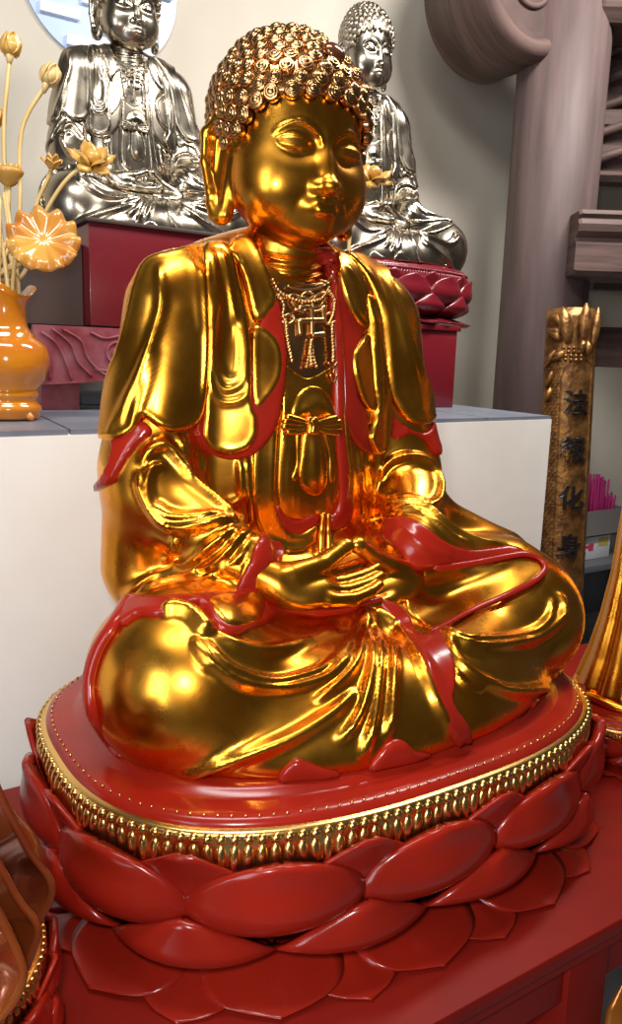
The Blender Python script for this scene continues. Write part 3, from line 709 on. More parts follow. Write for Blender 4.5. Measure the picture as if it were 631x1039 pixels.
AMBER = mat('amber_lacquer', (.30, .060, .012), .16, .15, .6, vary=((.42, .13, .015), 5, 3, (1, 1, 1)))
def struct(o): o['kind'] = 'structure'; return o
GZ = -1.0; AZ = .455
struct(box('floor', -3.2, 4.2, -3.2, 2.6, GZ - .1, GZ, FLOORM))
struct(box('wall_back', -3.2, 4.2, 2.10, 2.25, GZ, 3.0, PLASTER))
# round window high on the wall
wc = px_at(102, -20, 1, 2.10)
def wall_disc(name, r0, r1, y, d, m, parent=None, seg=64):
    v, f = lathe([(r0, 0), (r1, 0), (r1, d), (r0, d)], seg, r0 < 1e-3 or False, False)
    if r0 < 1e-3: v, f = lathe([(r1, 0), (r1, d)], seg)
    V = np.stack([wc[0] + v[:, 0], y - v[:, 2], wc[2] + v[:, 1]], 1); return mesh_obj(name, V, f, m, parent, False)
mp = bpy.data.materials.new('daylit_pane'); mp.use_nodes = True; p_ = mp.node_tree.nodes['Principled BSDF']
p_.inputs['Base Color'].default_value = (.42, .52, .74, 1); p_.inputs['Roughness'].default_value = .3; p_.inputs['Emission Color'].default_value = (.55, .68, .95, 1); p_.inputs['Emission Strength'].default_value = .14
win = wall_disc('window_1', 0, .305, 2.10, .012, mp); struct(win)
WHITE = mat('white_paint', (.95, .96, .98), .5)
lat = bmesh.new()
for (x0, y0, x1, y1) in ((-.235, .20, .235, .175), (-.22, .115, -.05, .10), (.03, .10, .23, .085), (-.285, .035, .05, .02), (.08, .015, .28, .0), (-.29, -.05, -.16, -.065), (-.08, -.075, .20, -.098), (-.235, -.145, -.09, -.155), (-.02, -.165, .19, -.18), (-.14, -.235, .10, -.25)):
    bm_box(lat, wc[0] + x0, wc[0] + x1, 2.07, 2.092, wc[2] + (y0 + y1) / 2 - .017, wc[2] + (y0 + y1) / 2 + .017)
bm_obj('window_lattice', lat, WHITE, win)
# altar shelf: white plastered block with a tiled top
alt = empty('altar_block', (0, 1.1, GZ)); tag(alt, 'cream plastered altar block with grey tiled top behind the red pedestal', 'altar')
def prism(name, poly, z0, z1, m, parent=None, bev=0):
    bm = bmesh.new(); vs = [bm.verts.new((x, y, z0)) for x, y in poly]; f = bm.faces.new(vs); r = bmesh.ops.extrude_face_region(bm, geom=[f])
    for v in r['geom']:
        if isinstance(v, bmesh.types.BMVert): v.co.z = z1
    if bev: bmesh.ops.bevel(bm, geom=bm.edges[:], offset=bev, segments=2, affect='EDGES')
    return bm_obj(name, bm, m, parent, auto=.5 if bev else None)
def local(o, root): o.location = o.location - root.location; return o
poly = [(-1.7, .42), (1.434, .746), (1.76, 1.78), (1.76, 2.098), (-1.7, 2.098)]
local(prism('block', poly, GZ, AZ - .012, LIME, alt), alt)
bm = bmesh.new()
nx_, ny_ = 9, 4
for i in range(nx_):
    for j in range(ny_):
        def Pq(u, v):
            a = np.array(poly[0]) * (1 - u) + np.array(poly[1]) * u; b = np.array((-1.7, 2.098)) * (1 - u) + np.array((1.76, 2.098)) * u
            return a * (1 - v) + b * v
        g = .004; q = [Pq((i + du) / nx_ + (g if du == 0 else -g) * .3, (j + dv) / ny_ + (g if dv == 0 else -g) * .5) for du, dv in ((0, 0), (1, 0), (1, 1), (0, 1))]
        lo_ = [bm.verts.new((*p, AZ - .012)) for p in q]; hi_ = [bm.verts.new((*p, AZ)) for p in q]
        bm.faces.new(hi_); bm.faces.new(lo_[::-1])
        for k in range(4): bm.faces.new((lo_[k], lo_[(k + 1) % 4], hi_[(k + 1) % 4], hi_[k]))
local(bm_obj('tiled_top', bm, TILE, alt), alt)
# long red table
TABR = mat('red_lacquer_dimmed', (.225, .010, .0050), .45, 0, .0, bump=(9, .1, .004), vary=((.18, .008, .0043), 6, 3, (1, 1, 1)), spec=.12)  # the pedestal's red lacquer, colour darkened to stand for grazing light on the table
tab = empty('altar_table', (0, 0, GZ)); tag(tab, 'long red lacquered table carrying the lotus pedestals', 'table')
local(box('tabletop', -1.75, 1.75, -.48, .40, -.278, -.2505, TABR, tab, .004), tab)
local(box('moulding', -1.74, 1.74, -.472, .39, -.30, -.278, TABR, tab), tab)
bm = bmesh.new(); bm_box(bm, -1.70, 1.70, -.455, -.43, -.378, -.30); bm_box(bm, -1.70, 1.70, .35, .375, -.34, -.30); bm_box(bm, -1.70, -1.675, -.43, .35, -.36, -.30); bm_box(bm, 1.675, 1.70, -.43, .35, -.36, -.30)
local(bm_obj('apron', bm, TABR, tab), tab)
for x0 in (-1.70, -.75, .165, 1.60):
    for y0 in (-.465, .28): local(box('leg', x0, x0 + .10, y0, y0 + .10, GZ, -.30, TABR, tab, .006), tab)

# ------------------------------------------------------------------ copies of the seated figure and the pedestal
def copy_tree(o, mats=None, parent=None, skip=()):
    c = o.copy(); COL.objects.link(c); c.parent = parent
    if mats and o.type == 'MESH':
        n = o.name.split('.')[0]; m = mats.get(n, mats['*'])
        c.material_slots[0].link = 'OBJECT'; c.material_slots[0].material = m
    for k in ('label', 'category', 'group'):
        if k in c and parent is not None: del c[k]
    for ch in [q for q in bpy.data.objects if q.parent is o]:
        if ch.name.split('.')[0] in skip: continue
        copy_tree(ch, mats, c, skip)
    return c
ms = {'*': SILV, 'hair': SILVH, 'necklace': SILVH, 'undergarment': SILV}
SL_, SR_ = .75, .80
bl = copy_tree(statue, ms); bl.location = (.215, 1.50, 1.0); bl.scale = (SL_, SL_, .785)
tag(bl, 'champagne metal seated statue on the red carved stand, in front of the round window', 'statue', 'metal statues on the altar')
br = copy_tree(statue, ms); br.location = (1.20, 1.50, 1.0); br.scale = (.74, .74, .87)
tag(br, 'champagne metal seated statue half hidden behind the gilded head, on dark red lotus', 'statue', 'metal statues on the altar')
bl.location.z = .9966 - .0308 * .785; br.location.z = 1.0005 - .0308 * .87
md = {'*': DRED}
pr = copy_tree(ped, md); pr.scale = (.74, .74, .80); pr.location = (1.20, 1.50, 1.0 - .030 * .80 - .25 * .80)
tag(pr, 'dark red lotus pedestal under the metal statue at right', 'pedestal')
zt = 1.0 - .28 * .80
pl = empty('plinth', (1.1, 1.5, AZ)); tag(pl, 'plain dark red square plinth under the dark red lotus pedestal', 'plinth')
local(box('plinth_body', .84, 1.40, 1.22, 1.88, AZ, zt - .024, DRED, pl, .004), pl); local(box('plinth_top', .83, 1.41, 1.21, 1.89, zt - .024, zt - .0035, DRED, pl, .003), pl)
# stand of the left statue
st = empty('carved_stand', (.2, 1.5, AZ)); tag(st, 'red box stand with carved scrolled skirt under the metal statue', 'stand')
FADED = mat('faded_red_carving', (.20, .020, .030), .5, bump=(30, .3, .004), vary=((.30, .10, .12), 14, 5, (1, 1, 1)))
SIDE = mat('dark_brown_board', (.045, .022, .016), .6)
x0, x1, y0, y1 = -.075, .66, 1.16, 1.86
local(box('box_body', x0, x1, y0, y1, .70, .985, DRED, st, .003), st); local(box('box_top', x0 - .012, x1 + .012, y0 - .012, y1, .985, .9965, SIDE, st, .003), st)
local(box('side_board', x0 - .16, x0 - .003, y0 + .06, y1, .70, .93, SIDE, st), st)
sk = bmesh.new()
def skirt_poly(L):
    pts = [(0, 0), (0, -.165), (.02, -.165)]
    pts += [(.05, -.165), (.24, -.150), (.26, -.18), (.29, -.205), (.33, -.215), (.36, -.222)]
    pts += [(L - q[0], q[1]) for q in pts[::-1]]
    return pts
def skirt_panel(P0, d, L, th, name):
    bm = bmesh.new(); pts = skirt_poly(L); d = Vector(d); nrm = Vector((d.y, -d.x, 0)); P0 = Vector(P0)
    vs = [bm.verts.new(P0 + d * a + Vector((0, 0, b))) for a, b in pts]; f = bm.faces.new(vs); r = bmesh.ops.extrude_face_region(bm, geom=[f])
    for v in r['geom']:
        if isinstance(v, bmesh.types.BMVert): v.co += nrm * th
    o = bm_obj(name, bm, FADED, st); local(o, st)
    m = MB()
    def line(q, r=.0045):
        L3 = catmull(q, 6); v, f = tube([P0 + d * a + Vector((0, 0, b)) + nrm * (th + .001) for a, b in L3], r, 6); m.add(v, f)
    def spiral(a, b, R_, s): line([(a + s * R_ * (1 - t / 14) * math.cos(t * .9), b + R_ * (1 - t / 14) * math.sin(t * .9)) for t in range(13)], .005)
    for s, o_ in ((1, 0), (-1, L)):
        m = MB()
        def q(*p): return [(o_ + s * a, b) for a, b in p]
        line(q((.02, -.02), (.06, -.05), (.085, -.10), (.10, -.15))); line(q((.05, -.01), (.10, -.05), (.12, -.10), (.16, -.14))); line(q((.08, -.01), (.13, -.04), (.15, -.09), (.20, -.135), (.28, -.15), (.34, -.17)))
        line(q((.16, -.015), (.20, -.03), (.26, -.02), (.33, -.03))); line(q((.17, -.12), (.24, -.125), (.33, -.12))); spiral(o_ + s * .235, -.075, .040, s); spiral(o_ + s * .33, -.085, .032, -s)
        line(q((.02, -.06), (.04, -.10), (.04, -.15))); line(q((.28, -.06), (.30, -.045), (.34, -.04)))
        m.build('scroll_carving', FADED, o)
    return o
skirt_panel((x0 - .16, y0 + .02, .695), (1, 0, 0), x1 - x0 + .22, .02, 'carved_skirt')
local(box('foot', x0 - .13, x0 - .02, y0 + .06, y0 + .16, AZ + .001, .695, FADED, st), st); local(box('foot', x1 - .04, x1 + .04, y0 + .06, y0 + .16, AZ + .001, .695, FADED, st), st)
local(box('foot', x0 + .20, x0 + .34, y0 + .03, y0 + .10, AZ + .001, .695, FADED, st), st); local(box('foot', x1 - .2, x1 - .1, y1 - .1, y1, AZ + .001, .695, FADED, st), st); local(box('foot', x0 - .12, x0 - .02, y1 - .1, y1, AZ + .001, .695, FADED, st), st)
local(box('base_slab', x0 - .19, x1 + .1, y0 + .30, y1, AZ + .001, AZ + .03, TILE, st), st)
clock('hall')

# ------------------------------------------------------------------ timber column, bracket, beams
cc = px_at(556, 250, 1, 1.50)
col = empty('wooden_column', (cc[0], cc[1], GZ)); tag(col, 'thick round weathered wooden column right of the altar', 'column')
v, f = lathe([(.20, 0), (.20, 4.0)], 56); mesh_obj('shaft', v, f, WOOD, col)
v, f = lathe([(.27, .0), (.27, .06), (.235, .10), (.205, .13)], 48); mesh_obj('plinth_stone', v, f, TILE, col)
dR = np.array([CR[0], CR[1], 0]); dR /= np.linalg.norm(dR); dF = np.array([CF[0], CF[1], 0]); dF /= np.linalg.norm(dF)
def frame_obj(o, c, ax, ay, az):
    o.matrix_world = Matrix(((ax[0], ay[0], az[0], c[0]), (ax[1], ay[1], az[1], c[1]), (ax[2], ay[2], az[2], c[2]), (0, 0, 0, 1)))
Z3 = np.array([0, 0, 1.])
# scrolled bracket: a thick rounded timber end against the column
bc = px_dep(541, -22, 3.28)
bk = empty('scroll_bracket'); tag(bk, 'rounded carved wooden bracket end at the top of the column', 'bracket')
axis = -dF * .86 + dR * .50; axis /= np.linalg.norm(axis); side = np.cross(Z3, axis); side /= np.linalg.norm(side)
frame_obj(bk, bc, side, np.cross(axis, side), axis)
v, f = lathe([(.312, -.34), (.322, -.1), (.318, .0), (.300, .035), (.270, .050), (.245, .038), (.228, .010), (.20, .004), (.07, .010), (.001, .012)], 72, True, False); mesh_obj('bracket_drum', v, f, WOODH, bk)
v, f = tube(catmull([(.18 * math.cos(t) * (1 - t / 12), .18 * math.sin(t) * (1 - t / 12), .012) for t in np.linspace(0, 9, 30)], 3), .013, 8); mesh_obj('scroll_line', v, f, WOODH, bk)
def beam(name, px, py, D, L, prof, label, cat, yaw=0, back=.3):
    """a moulded beam end: profile (depth, height) swept to the right from the column face"""
    c = px_dep(px, py, D * 1.29); o = empty(name); tag(o, label, cat); L *= 1.3
    d = dR * math.cos(yaw) + dF * math.sin(yaw); n = np.cross(d, Z3)
    frame_obj(o, c, d, -n, Z3)
    prof = np.array(prof) * 1.29; k = len(prof); V = []
    for x in (0, .012, L): 
        s = .965 if x == 0 else 1
        V.append(np.stack([np.full(k, x), -prof[:, 0] * s, prof[:, 1] * s], 1))
    F = []
    for i in range(2):
        for j in range(k): F.append((i * k + j, i * k + (j + 1) % k, (i + 1) * k + (j + 1) % k, (i + 1) * k + j))
    F += [tuple(range(k))[::-1], tuple(2 * k + j for j in range(k))]
    mesh_obj('beam_body', np.concatenate(V), F, WOODH, o, False); return o
B1 = [(.09, -.10), (.11, -.085), (.11, .0), (.095, .012), (.095, .022), (.12, .04), (.125, .062), (.11, .082), (.12, .094), (.11, .108), (-.10, .108), (-.10, -.10)]
b_ = beam('tie_beam', 574, 252, 2.70, 1.2, B1, 'moulded wooden tie beam projecting right from the column at mid height', 'beam'); 
beam('roof_beam', 600, 6, 2.66, 1.2, [(.09, -.085), (.12, -.05), (.13, .0), (.13, .15), (-.10, .15), (-.10, -.085)], 'wooden beam end at the top right corner of the photo', 'beam')
pn = beam('wooden_screen', 604, 130, 2.90, 1.1, [(.02, -.19), (.035, -.17), (.02, -.15), (.02, -.02), (.05, 0), (.05, .05), (.02, .07), (.02, .14), (.045, .16), (.045, .22), (.02, .26), (.02, .34), (-.06, .34), (-.06, -.19)], 'dark carved wooden panel between the two beams', 'panel')
m = MB()
for k in range(5):
    zc = -.12 + .09 * k; L3 = catmull([(.0, -.035, zc), (.12, -.06, zc + .03), (.25, -.05, zc - .01), (.4, -.06, zc + .03), (.6, -.04, zc)], 8); v, f = tube(L3 * 1.29, .023, 8); m.add(v, f)
m.build('panel_carving', WOODH, pn)
lb = beam('dark_strip', 600, 286, 2.95, 1.0, [(.03, -.03), (.03, .03), (-.03, .03), (-.03, -.03)], 'thin dark strip under the moulded tie beam', 'rail')  # thin dark brown strip set just below the tie beam
for c_ in lb.children: c_.data.materials[0] = SIDE
r2 = beam('wall_rail', 600, 352, 3.02, 1.0, [(.03, -.075), (.04, -.02), (.03, .0), (.04, .05), (.03, .075), (-.03, .075), (-.03, -.075)], 'grey brown wooden rail crossing the wall behind the couplet board', 'rail')

# ------------------------------------------------------------------ couplet board with its four characters
top = px_dep(581, 309, 3.16); bot = px_dep(567, 592, 3.26)
up = top - bot; BL = np.linalg.norm(up); up /= BL
bn = -dF * .98 - dR * .12; bn -= (bn @ up) * up; bn /= np.linalg.norm(bn); bx = np.cross(up, bn); bx /= np.linalg.norm(bx)
bd = empty('couplet_board'); tag(bd, 'gilded carved couplet board with black characters leaning by the column', 'sign')
EXT = .50; frame_obj(bd, bot - up * EXT, bx, up, bn); BH = BL + EXT
def board_shell(name, w, h0, h1, R, th, m, n=24, bumpf=None):
    a = np.linspace(-1, 1, n); V = []; F = []
    xs = w * a; zs = np.sqrt(np.maximum(R * R - xs * xs, 0)) - math.sqrt(R * R - w * w)
    hs = np.linspace(h0, h1, 40)
    for d in (0, -th):
        for h in hs: V.append(np.stack([xs, np.full(n, h), zs + d], 1))
    V = np.concatenate(V); N_ = len(hs) * n
    for i in range(len(hs) - 1):
        for j in range(n - 1):
            q = (i * n + j, i * n + j + 1, (i + 1) * n + j + 1, (i + 1) * n + j); F.append(q); F.append(tuple(N_ + k for k in q[::-1]))
    E = [i * n for i in range(len(hs))] + [(len(hs) - 1) * n + j for j in range(1, n)] + [i * n + n - 1 for i in range(len(hs) - 2, -1, -1)] + list(range(n - 2, 0, -1))
    for p, q in zip(E, E[1:] + E[:1]): F.append((p, q, N_ + q, N_ + p))
    return mesh_obj(name, V, F, m, bd, True)
BW = .100; BR = .118
board_shell('board', BW, 0, BH - .02, BR, .02, BOARDG)
def bz(x): return math.sqrt(max(BR * BR - x * x, 0)) - math.sqrt(BR * BR - BW * BW)
BS = 1.35
# raised rim of the panel, scale pattern at its edge
m = MB()
XL, XR = -.040, .082
rimq = [(XL, 0), (XL, BH - .30), (XL + .011, BH - .26), (XL + .04, BH - .225), (.027, BH - .218), (.06, BH - .225), (XR, BH - .245), (XR, 0)]
L3 = resample(np.array([(a, b, bz(a) + .001) for a, b in rimq]), .02); v, f = tube(L3, .0030, 6); m.add(v, f)
m.build('panel_rim', BOARDG, bd)
m = MB(); arc = np.array([(math.cos(t), math.sin(t)) for t in np.linspace(0, math.pi, 7)])
rowk = 0; y_ = .02
while y_ < BH - .22:
    for x in np.arange(-.088, -.046, .0165):
        xx = x + (rowk % 2) * .008; v, f = tube([(xx + .008 * a, y_ + .008 * b, bz(xx) + .0015) for a, b in arc], .0019, 4); m.add(v, f)
    y_ += .014; rowk += 1
o = m.build('scale_pattern', BOARDG, bd)
# carved lotus crest
m = MB()
def leaf(c, d, L, w, t=.012):
    d = np.array(d) / np.linalg.norm(d); c = (c[0] * BS, BH + (c[1] - BH) * BS); L = L * BS * .86; w = w * BS; s = np.array([-d[1], d[0]]); 
    P = np.array([(c[0] + d[0] * L * u, c[1] + d[1] * L * u, bz(max(-.095, min(.095, c[0] + d[0] * L * u))) + .008 + .012 * math.sin(u * 3)) for u in np.linspace(0, 1, 9)])
    v, f = tube(P, w * np.sin(np.linspace(.35, 3.0, 9)) ** .8, 10, True, .6, nrm=np.array([0, 0, 1.])); m.add(v, f)
for c, d, L, w in (((-.015, BH - .12), (-.2, 1), .125, .020), ((.025, BH - .12), (.05, 1), .135, .019), ((.058, BH - .13), (.12, 1), .14, .013), ((-.035, BH - .11), (-.9, .8), .06, .011), ((-.035, BH - .09), (-.8, .3), .05, .009), ((-.03, BH - .07), (-.8, .9), .06, .010), ((-.05, BH - .14), (-.5, -.9), .07, .010), ((-.02, BH - .145), (-1, -.5), .06, .012), ((.02, BH - .15), (.2, 1), .05, .012), ((-.055, BH - .20), (-.3, -1), .06, .010), ((-.058, BH - .25), (-.2, -1), .05, .010), ((.045, BH - .155), (-.1, 1), .05, .010)):
    leaf(c, d, L, w)
for k in range(16): m.add(np.array([-.04 + .02 * (k % 4) + .01 * (k // 8), BH - .18 - .016 * (k // 4), bz(-.01) + .008]) + sph * .008, sphf)
m.build('lotus_crest', BOARDG, bd)
def glyph(ch, px, py, size):
    cu = bpy.data.curves.new('character', 'FONT'); cu.body = ch; cu.size = size; cu.extrude = .006; cu.bevel_depth = .0012; cu.offset = .0016; cu.align_x = 'CENTER'; cu.align_y = 'CENTER'
    o = bpy.data.objects.new('character', cu); COL.objects.link(o); bpy.context.view_layer.update()
    me = bpy.data.meshes.new_from_object(o.evaluated_get(bpy.context.evaluated_depsgraph_get())); bpy.data.objects.remove(o)
    x = np.array([v.co[:] for v in me.vertices]); c = (x.max(0) + x.min(0)) / 2
    d = CF + (px - W / 2) / FPX * CR - (py - H / 2) / FPX * CU; O = np.array(bd.matrix_world.translation)
    t = ((O - CAM) @ bn) / (d @ bn); q = CAM + t * d - O; cx, cy = q @ bx * 1.0, q @ up
    cx = .021
    for v in me.vertices:
        X = v.co.x - c[0] + cx; v.co = (X, v.co.y - c[1] + cy, bz(max(-.095, min(.095, X))) + v.co.z + .007)
    me.materials.clear(); me.materials.append(INK)
    g = bpy.data.objects.new('character', me); COL.objects.link(g); g.parent = bd
for ch, px, py in (('法', 585, 409), ('報', 581, 456), ('化', 576, 504), ('身', 571, 552)): glyph(ch, px, py, .104)
# ------------------------------------------------------------------ side shelf with boxes and incense
shf = empty('side_shelf', (2.75, 1.62, GZ)); tag(shf, 'dark grey side shelf by the wall behind the couplet board', 'shelf')
SHM = mat('dark_grey_board', (.10, .10, .11), .5); GREYB = mat('grey_cardboard', (.20, .18, .165), .8)
zt = -.385
def lb(x0, x1, y0, y1, z0, z1, name, m, parent, bev=.002):
    o = box(name, x0, x1, y0, y1, z0, z1, m, parent, bev); o.location = -Vector(parent.location); return o
lb(2.36, 3.5, 1.40, 1.92, zt - .035, zt, 'shelf_top', SHM, shf)
for x in (2.38, 3.43):
    for y in (1.42, 1.85): lb(x, x + .05, y, y + .05, GZ, zt - .035, 'leg', SHM, shf)
lb(2.38, 3.48, 1.88, 1.90, zt - .5, zt - .035, 'back_panel', SHM, shf)
bx0 = 2.60
wb = empty('printed_box', (2.72, 1.60, zt)); tag(wb, 'white printed carton on the side shelf under the grey box', 'box')
lb(2.50, 2.88, 1.50, 1.78, zt + .001, zt + .130, 'carton', mat('white_card', (.75, .75, .78), .6), wb)
PK = mat('pink_print', (.62, .05, .12), .6); YL = mat('yellow_print', (.60, .45, .10), .6)
for (a, b, c, d, m_) in ((2.60, 2.70, .065, .082, PK), (2.62, 2.68, .03, .048, PK), (2.78, 2.86, .07, .115, YL), (2.70, 2.74, .05, .09, PK), (2.56, 2.59, .08, .10, PK)):
    lb(a, b, 1.4985, 1.502, zt + c, zt + d, 'print', m_, wb, 0)
zb = zt + .1315
gb = empty('grey_box', (2.75, 1.60, zb)); tag(gb, 'open grey cardboard box stacked on the white carton', 'box')
for q in ((2.52, 2.98, 1.48, 1.487, zb, zb + .14), (2.52, 2.98, 1.773, 1.78, zb, zb + .14), (2.52, 2.527, 1.487, 1.773, zb, zb + .14), (2.973, 2.98, 1.487, 1.773, zb, zb + .14)): lb(*q, 'panel', GREYB, gb, 0)
lb(2.52, 2.98, 1.48, 1.78, zb, zb + .006, 'bottom', GREYB, gb, 0)
MAG = mat('magenta_incense', (.45, .02, .16), .7)
for k, (dx, hgt, nst) in enumerate(((2.65, .26, 16), (2.74, .33, 26), (2.82, .31, 24), (2.90, .22, 14))):
    m = MB()
    for i in range(nst):
        a = rng.uniform(0, 6.28); r_ = .034 * math.sqrt(rng.uniform()); x = dx + r_ * math.cos(a); y = 1.55 + r_ * math.sin(a)
        v, f = tube([(x, y, zb + .010), (x + rng.uniform(-.015, .015), y + rng.uniform(-.012, .012), zb + hgt * rng.uniform(.85, 1))], 0.0055, 6); m.add(v, f)
    o = m.build('incense_bundle', MAG); tag(o, ['short magenta incense bundle at the left end of the grey box', 'tall magenta incense bundle second from left in the grey box', 'tall magenta incense bundle third from left in the grey box', 'short magenta incense bundle at the right end of the grey box'][k], 'incense', 'incense bundles in the grey box')
clock('timber')
# ------------------------------------------------------------------ vase of carved lotus
vq = px_dep(9, 428, 1.90); VB = np.array([vq[0], vq[1], AZ])
def make_vase(loc):
    t = empty('vase', loc)
    v, f = lathe([(.070, .004), (.074, .010), (.074, .018), (.078, .024), (.078, .034), (.070, .040), (.066, .048), (.070, .056), (.074, .062), (.070, .068), (.068, .074), (.088, .096), (.098, .125), (.100, .150), (.094, .175), (.080, .190), (.066, .197), (.066, .204), (.060, .208), (.052, .222), (.048, .245), (.049, .268), (.054, .290), (.062, .306), (.058, .306), (.048, .285), (.044, .262)], 56, True, True,
               lambda V, a: V + np.stack([np.cos(a)[None] * np.interp(V[..., 2], [.27, .306], [0, .016]) * (np.cos(a * 1.0 + .6)[None] ** 8), np.zeros_like(V[..., 0]), np.interp(V[..., 2], [.27, .306], [0, .014]) * np.cos(3 * a)[None]], 2))
    mesh_obj('vase_body', v, f, VASEM, t)
    for k in range(4):
        a = k * math.pi / 2 + .5; v, f = tube([(.055 * math.cos(a), .055 * math.sin(a), .016), (.072 * math.cos(a), .072 * math.sin(a), .012), (.082 * math.cos(a), .082 * math.sin(a), .006)], [.010, .011, .006], 8); mesh_obj('foot', v, f, VASEM, t)
    return t
vs = make_vase(VB); tag(vs, 'honey coloured glazed vase of carved lotus on the altar edge', 'vase')
def V3(px, py, D=1.88): return px_dep(px, py, D)
def stem_obj(parent, P, r=.0052):
    v, f = tube(resample(catmull(P, 8), .012), r, 8); o = mesh_obj('stem', v, f, STEMM, parent); o.location = -Vector(parent.location); return o
def piece(name, v, f, m, parent): o = mesh_obj(name, v, f, m, parent); o.location = -Vector(parent.location); return o
def orient(v, p, d):
    d = np.array(d, float); d /= np.linalg.norm(d); u = np.cross([.3, 1, .2], d); u /= np.linalg.norm(u); w = np.cross(d, u); return p + v[:, :1] * u + v[:, 1:2] * w + v[:, 2:] * d
VT = VB + np.array([0, 0, .20])
def inner(k): a = k * 2.4; return VB + np.array([.028 * math.cos(a), .028 * math.sin(a), .15]), VB + np.array([.034 * math.cos(a), .034 * math.sin(a), .31])
def petal_leaf(L, w, cup, n=9):
    """a thick cupped petal along +z"""
    u = np.linspace(0, 1, n); s = np.linspace(-1, 1, 7); V = []
    for d in (0, .0032):
        for a in u:
            ww = w * (math.sin(math.pi * min(1, a * .92 + .06)) ** .75) * (1 if a < .75 else (1 - a) / .25 * .9 + .1)
            for b in s: V.append((ww * b, cup * (math.sin(a * 2.2) * .9) + .35 * w * b * b - d, L * a))
    V = np.array(V); k = 7; N_ = n * k; F = []
    for i in range(n - 1):
        for j in range(k - 1):
            q = (i * k + j, i * k + j + 1, (i + 1) * k + j + 1, (i + 1) * k + j); F.append(q); F.append(tuple(N_ + x for x in q[::-1]))
    E = [i * k for i in range(n)] + [(n - 1) * k + j for j in range(1, k)] + [i * k + k - 1 for i in range(n - 2, -1, -1)] + list(range(k - 2, 0, -1))
    for a, b in zip(E, E[1:] + E[:1]): F.append((a, b, N_ + b, N_ + a))
    return V, F
def lotus_bud(px, py, path, R_, k, label, tilt, D=1.88, mt=None):
    p = V3(px, py, D); t = empty('lotus_bud', inner(k)[0]); tag(t, label, 'carved flower', 'carved lotus in the vase')
    P = [inner(k)[0], inner(k)[1]] + [V3(a, b, D) for a, b in path] + [p]; stem_obj(t, P)
    v, f = lathe([(.001, -.9), (.45, -.82), (.85, -.45), (1, 0), (.93, .4), (.68, .85), (.36, 1.25), (.12, 1.6), (.001, 1.85)], 24, False, False, lambda V, a: V * np.stack([1 + .05 * np.cos(5 * a)] * 2 + [np.ones_like(a)], 1)[None])
    d = np.array([tilt[0] * CR[0] + tilt[1] * CU[0], tilt[0] * CR[1] + tilt[1] * CU[1], tilt[0] * CR[2] + tilt[1] * CU[2]])
    d /= np.linalg.norm(d); c = p + d * R_ * .85
    b = piece('bud', orient(v * R_, c, d), f, mt or PETALM, t)
    m = MB()
    for q in range(4):
        vv, ff = petal_leaf(R_ * 2.3, R_ * .75, R_ * .55); a = q * 1.571 + .4
        vv = vv @ rot3(.30, 0, 0).T @ rot3(0, 0, a).T; off = np.array([-math.sin(a) * R_ * .62, math.cos(a) * R_ * .62, -R_ * .75]) * np.array([1, 1, 1]); 
        m.add(orient(vv * np.array([1, 1, 1]) + off, c, d), ff)
    o = m.build('outer_petals', mt or PETALM, b)
    v, f = lathe([(.0052, -.02), (.008, -.006), (.010, .0), (.006, .004)], 16); piece('bud_base', orient(v, p, d), f, STEMM, t)
    return t
lotus_bud(10, 57, [(7, 200), (4, 130)], .0225, 0, 'carved lotus bud with pointed tip, highest on its straight stem in vase', (.08, 1))
lotus_bud(47, 86, [(18, 230), (20, 150), (27, 118)], .0215, 1, 'pale round lotus bud on curved stem beside the metal statue shoulder', (.35, .9), mt=STEMM)
lotus_bud(-6, 128, [(0, 230), (-4, 170)], .021, 2, 'carved lotus bud cut by the left edge of the photo', (-.1, 1))
def lotus_flower(px, py, path, k, label, facing, R_, npet, D=1.86, root=None, loc=None, tops=None, heart=True):
    p = px_dep(px, py, D); t = empty('lotus_flower', root if root is not None else inner(k)[0]); tag(t, label, 'carved flower', 'carved lotus in the vase' if root is None else None)
    P = ([inner(k)[0], inner(k)[1]] if root is None else [np.array(root)]) + [px_dep(a, b, D) for a, b in path] + [p]; stem_obj(t, P)
    fd = np.array(facing[0] * CR + facing[1] * CU - facing[2] * CF); fd /= np.linalg.norm(fd)
    if heart:
        v, f = lathe([(.001, -.8), (.6, -.6), (.95, -.1), (1, .3), (.8, .75), (.4, 1.0), (.001, 1.05)], 24); piece('seed_heart', orient(v * R_ * .30, p + fd * R_ * .25, fd), f, PETALM, t)
    for ring, (n_, open_, L) in enumerate(npet):
        for q in range(n_):
            a = q * 2 * math.pi / n_ + ring * .5 + .2
            vv, ff = petal_leaf(R_ * L, R_ * .30, -R_ * .12); vv = vv @ rot3(-open_, 0, 0).T; vv = vv + np.array([0, R_ * .12, 0]); vv = vv @ rot3(0, 0, a).T
            piece('petal', orient(vv, p - fd * R_ * .05, fd), ff, PETALM, t)
    return t
lotus_flower(93, 165, [(30, 250), (52, 205), (72, 178)], 3, 'open carved lotus with spread petals in front of the metal statue', (.35, .45, .8), .058, [(5, 1.35, .95), (4, .75, .85)])
lotus_flower(53, 170, [(20, 260), (38, 205), (47, 185)], 4, 'half open carved lotus beside the spread lotus, left of it', (.15, .9, .35), .034, [(5, .9, .9), (4, .35, 1.0)])
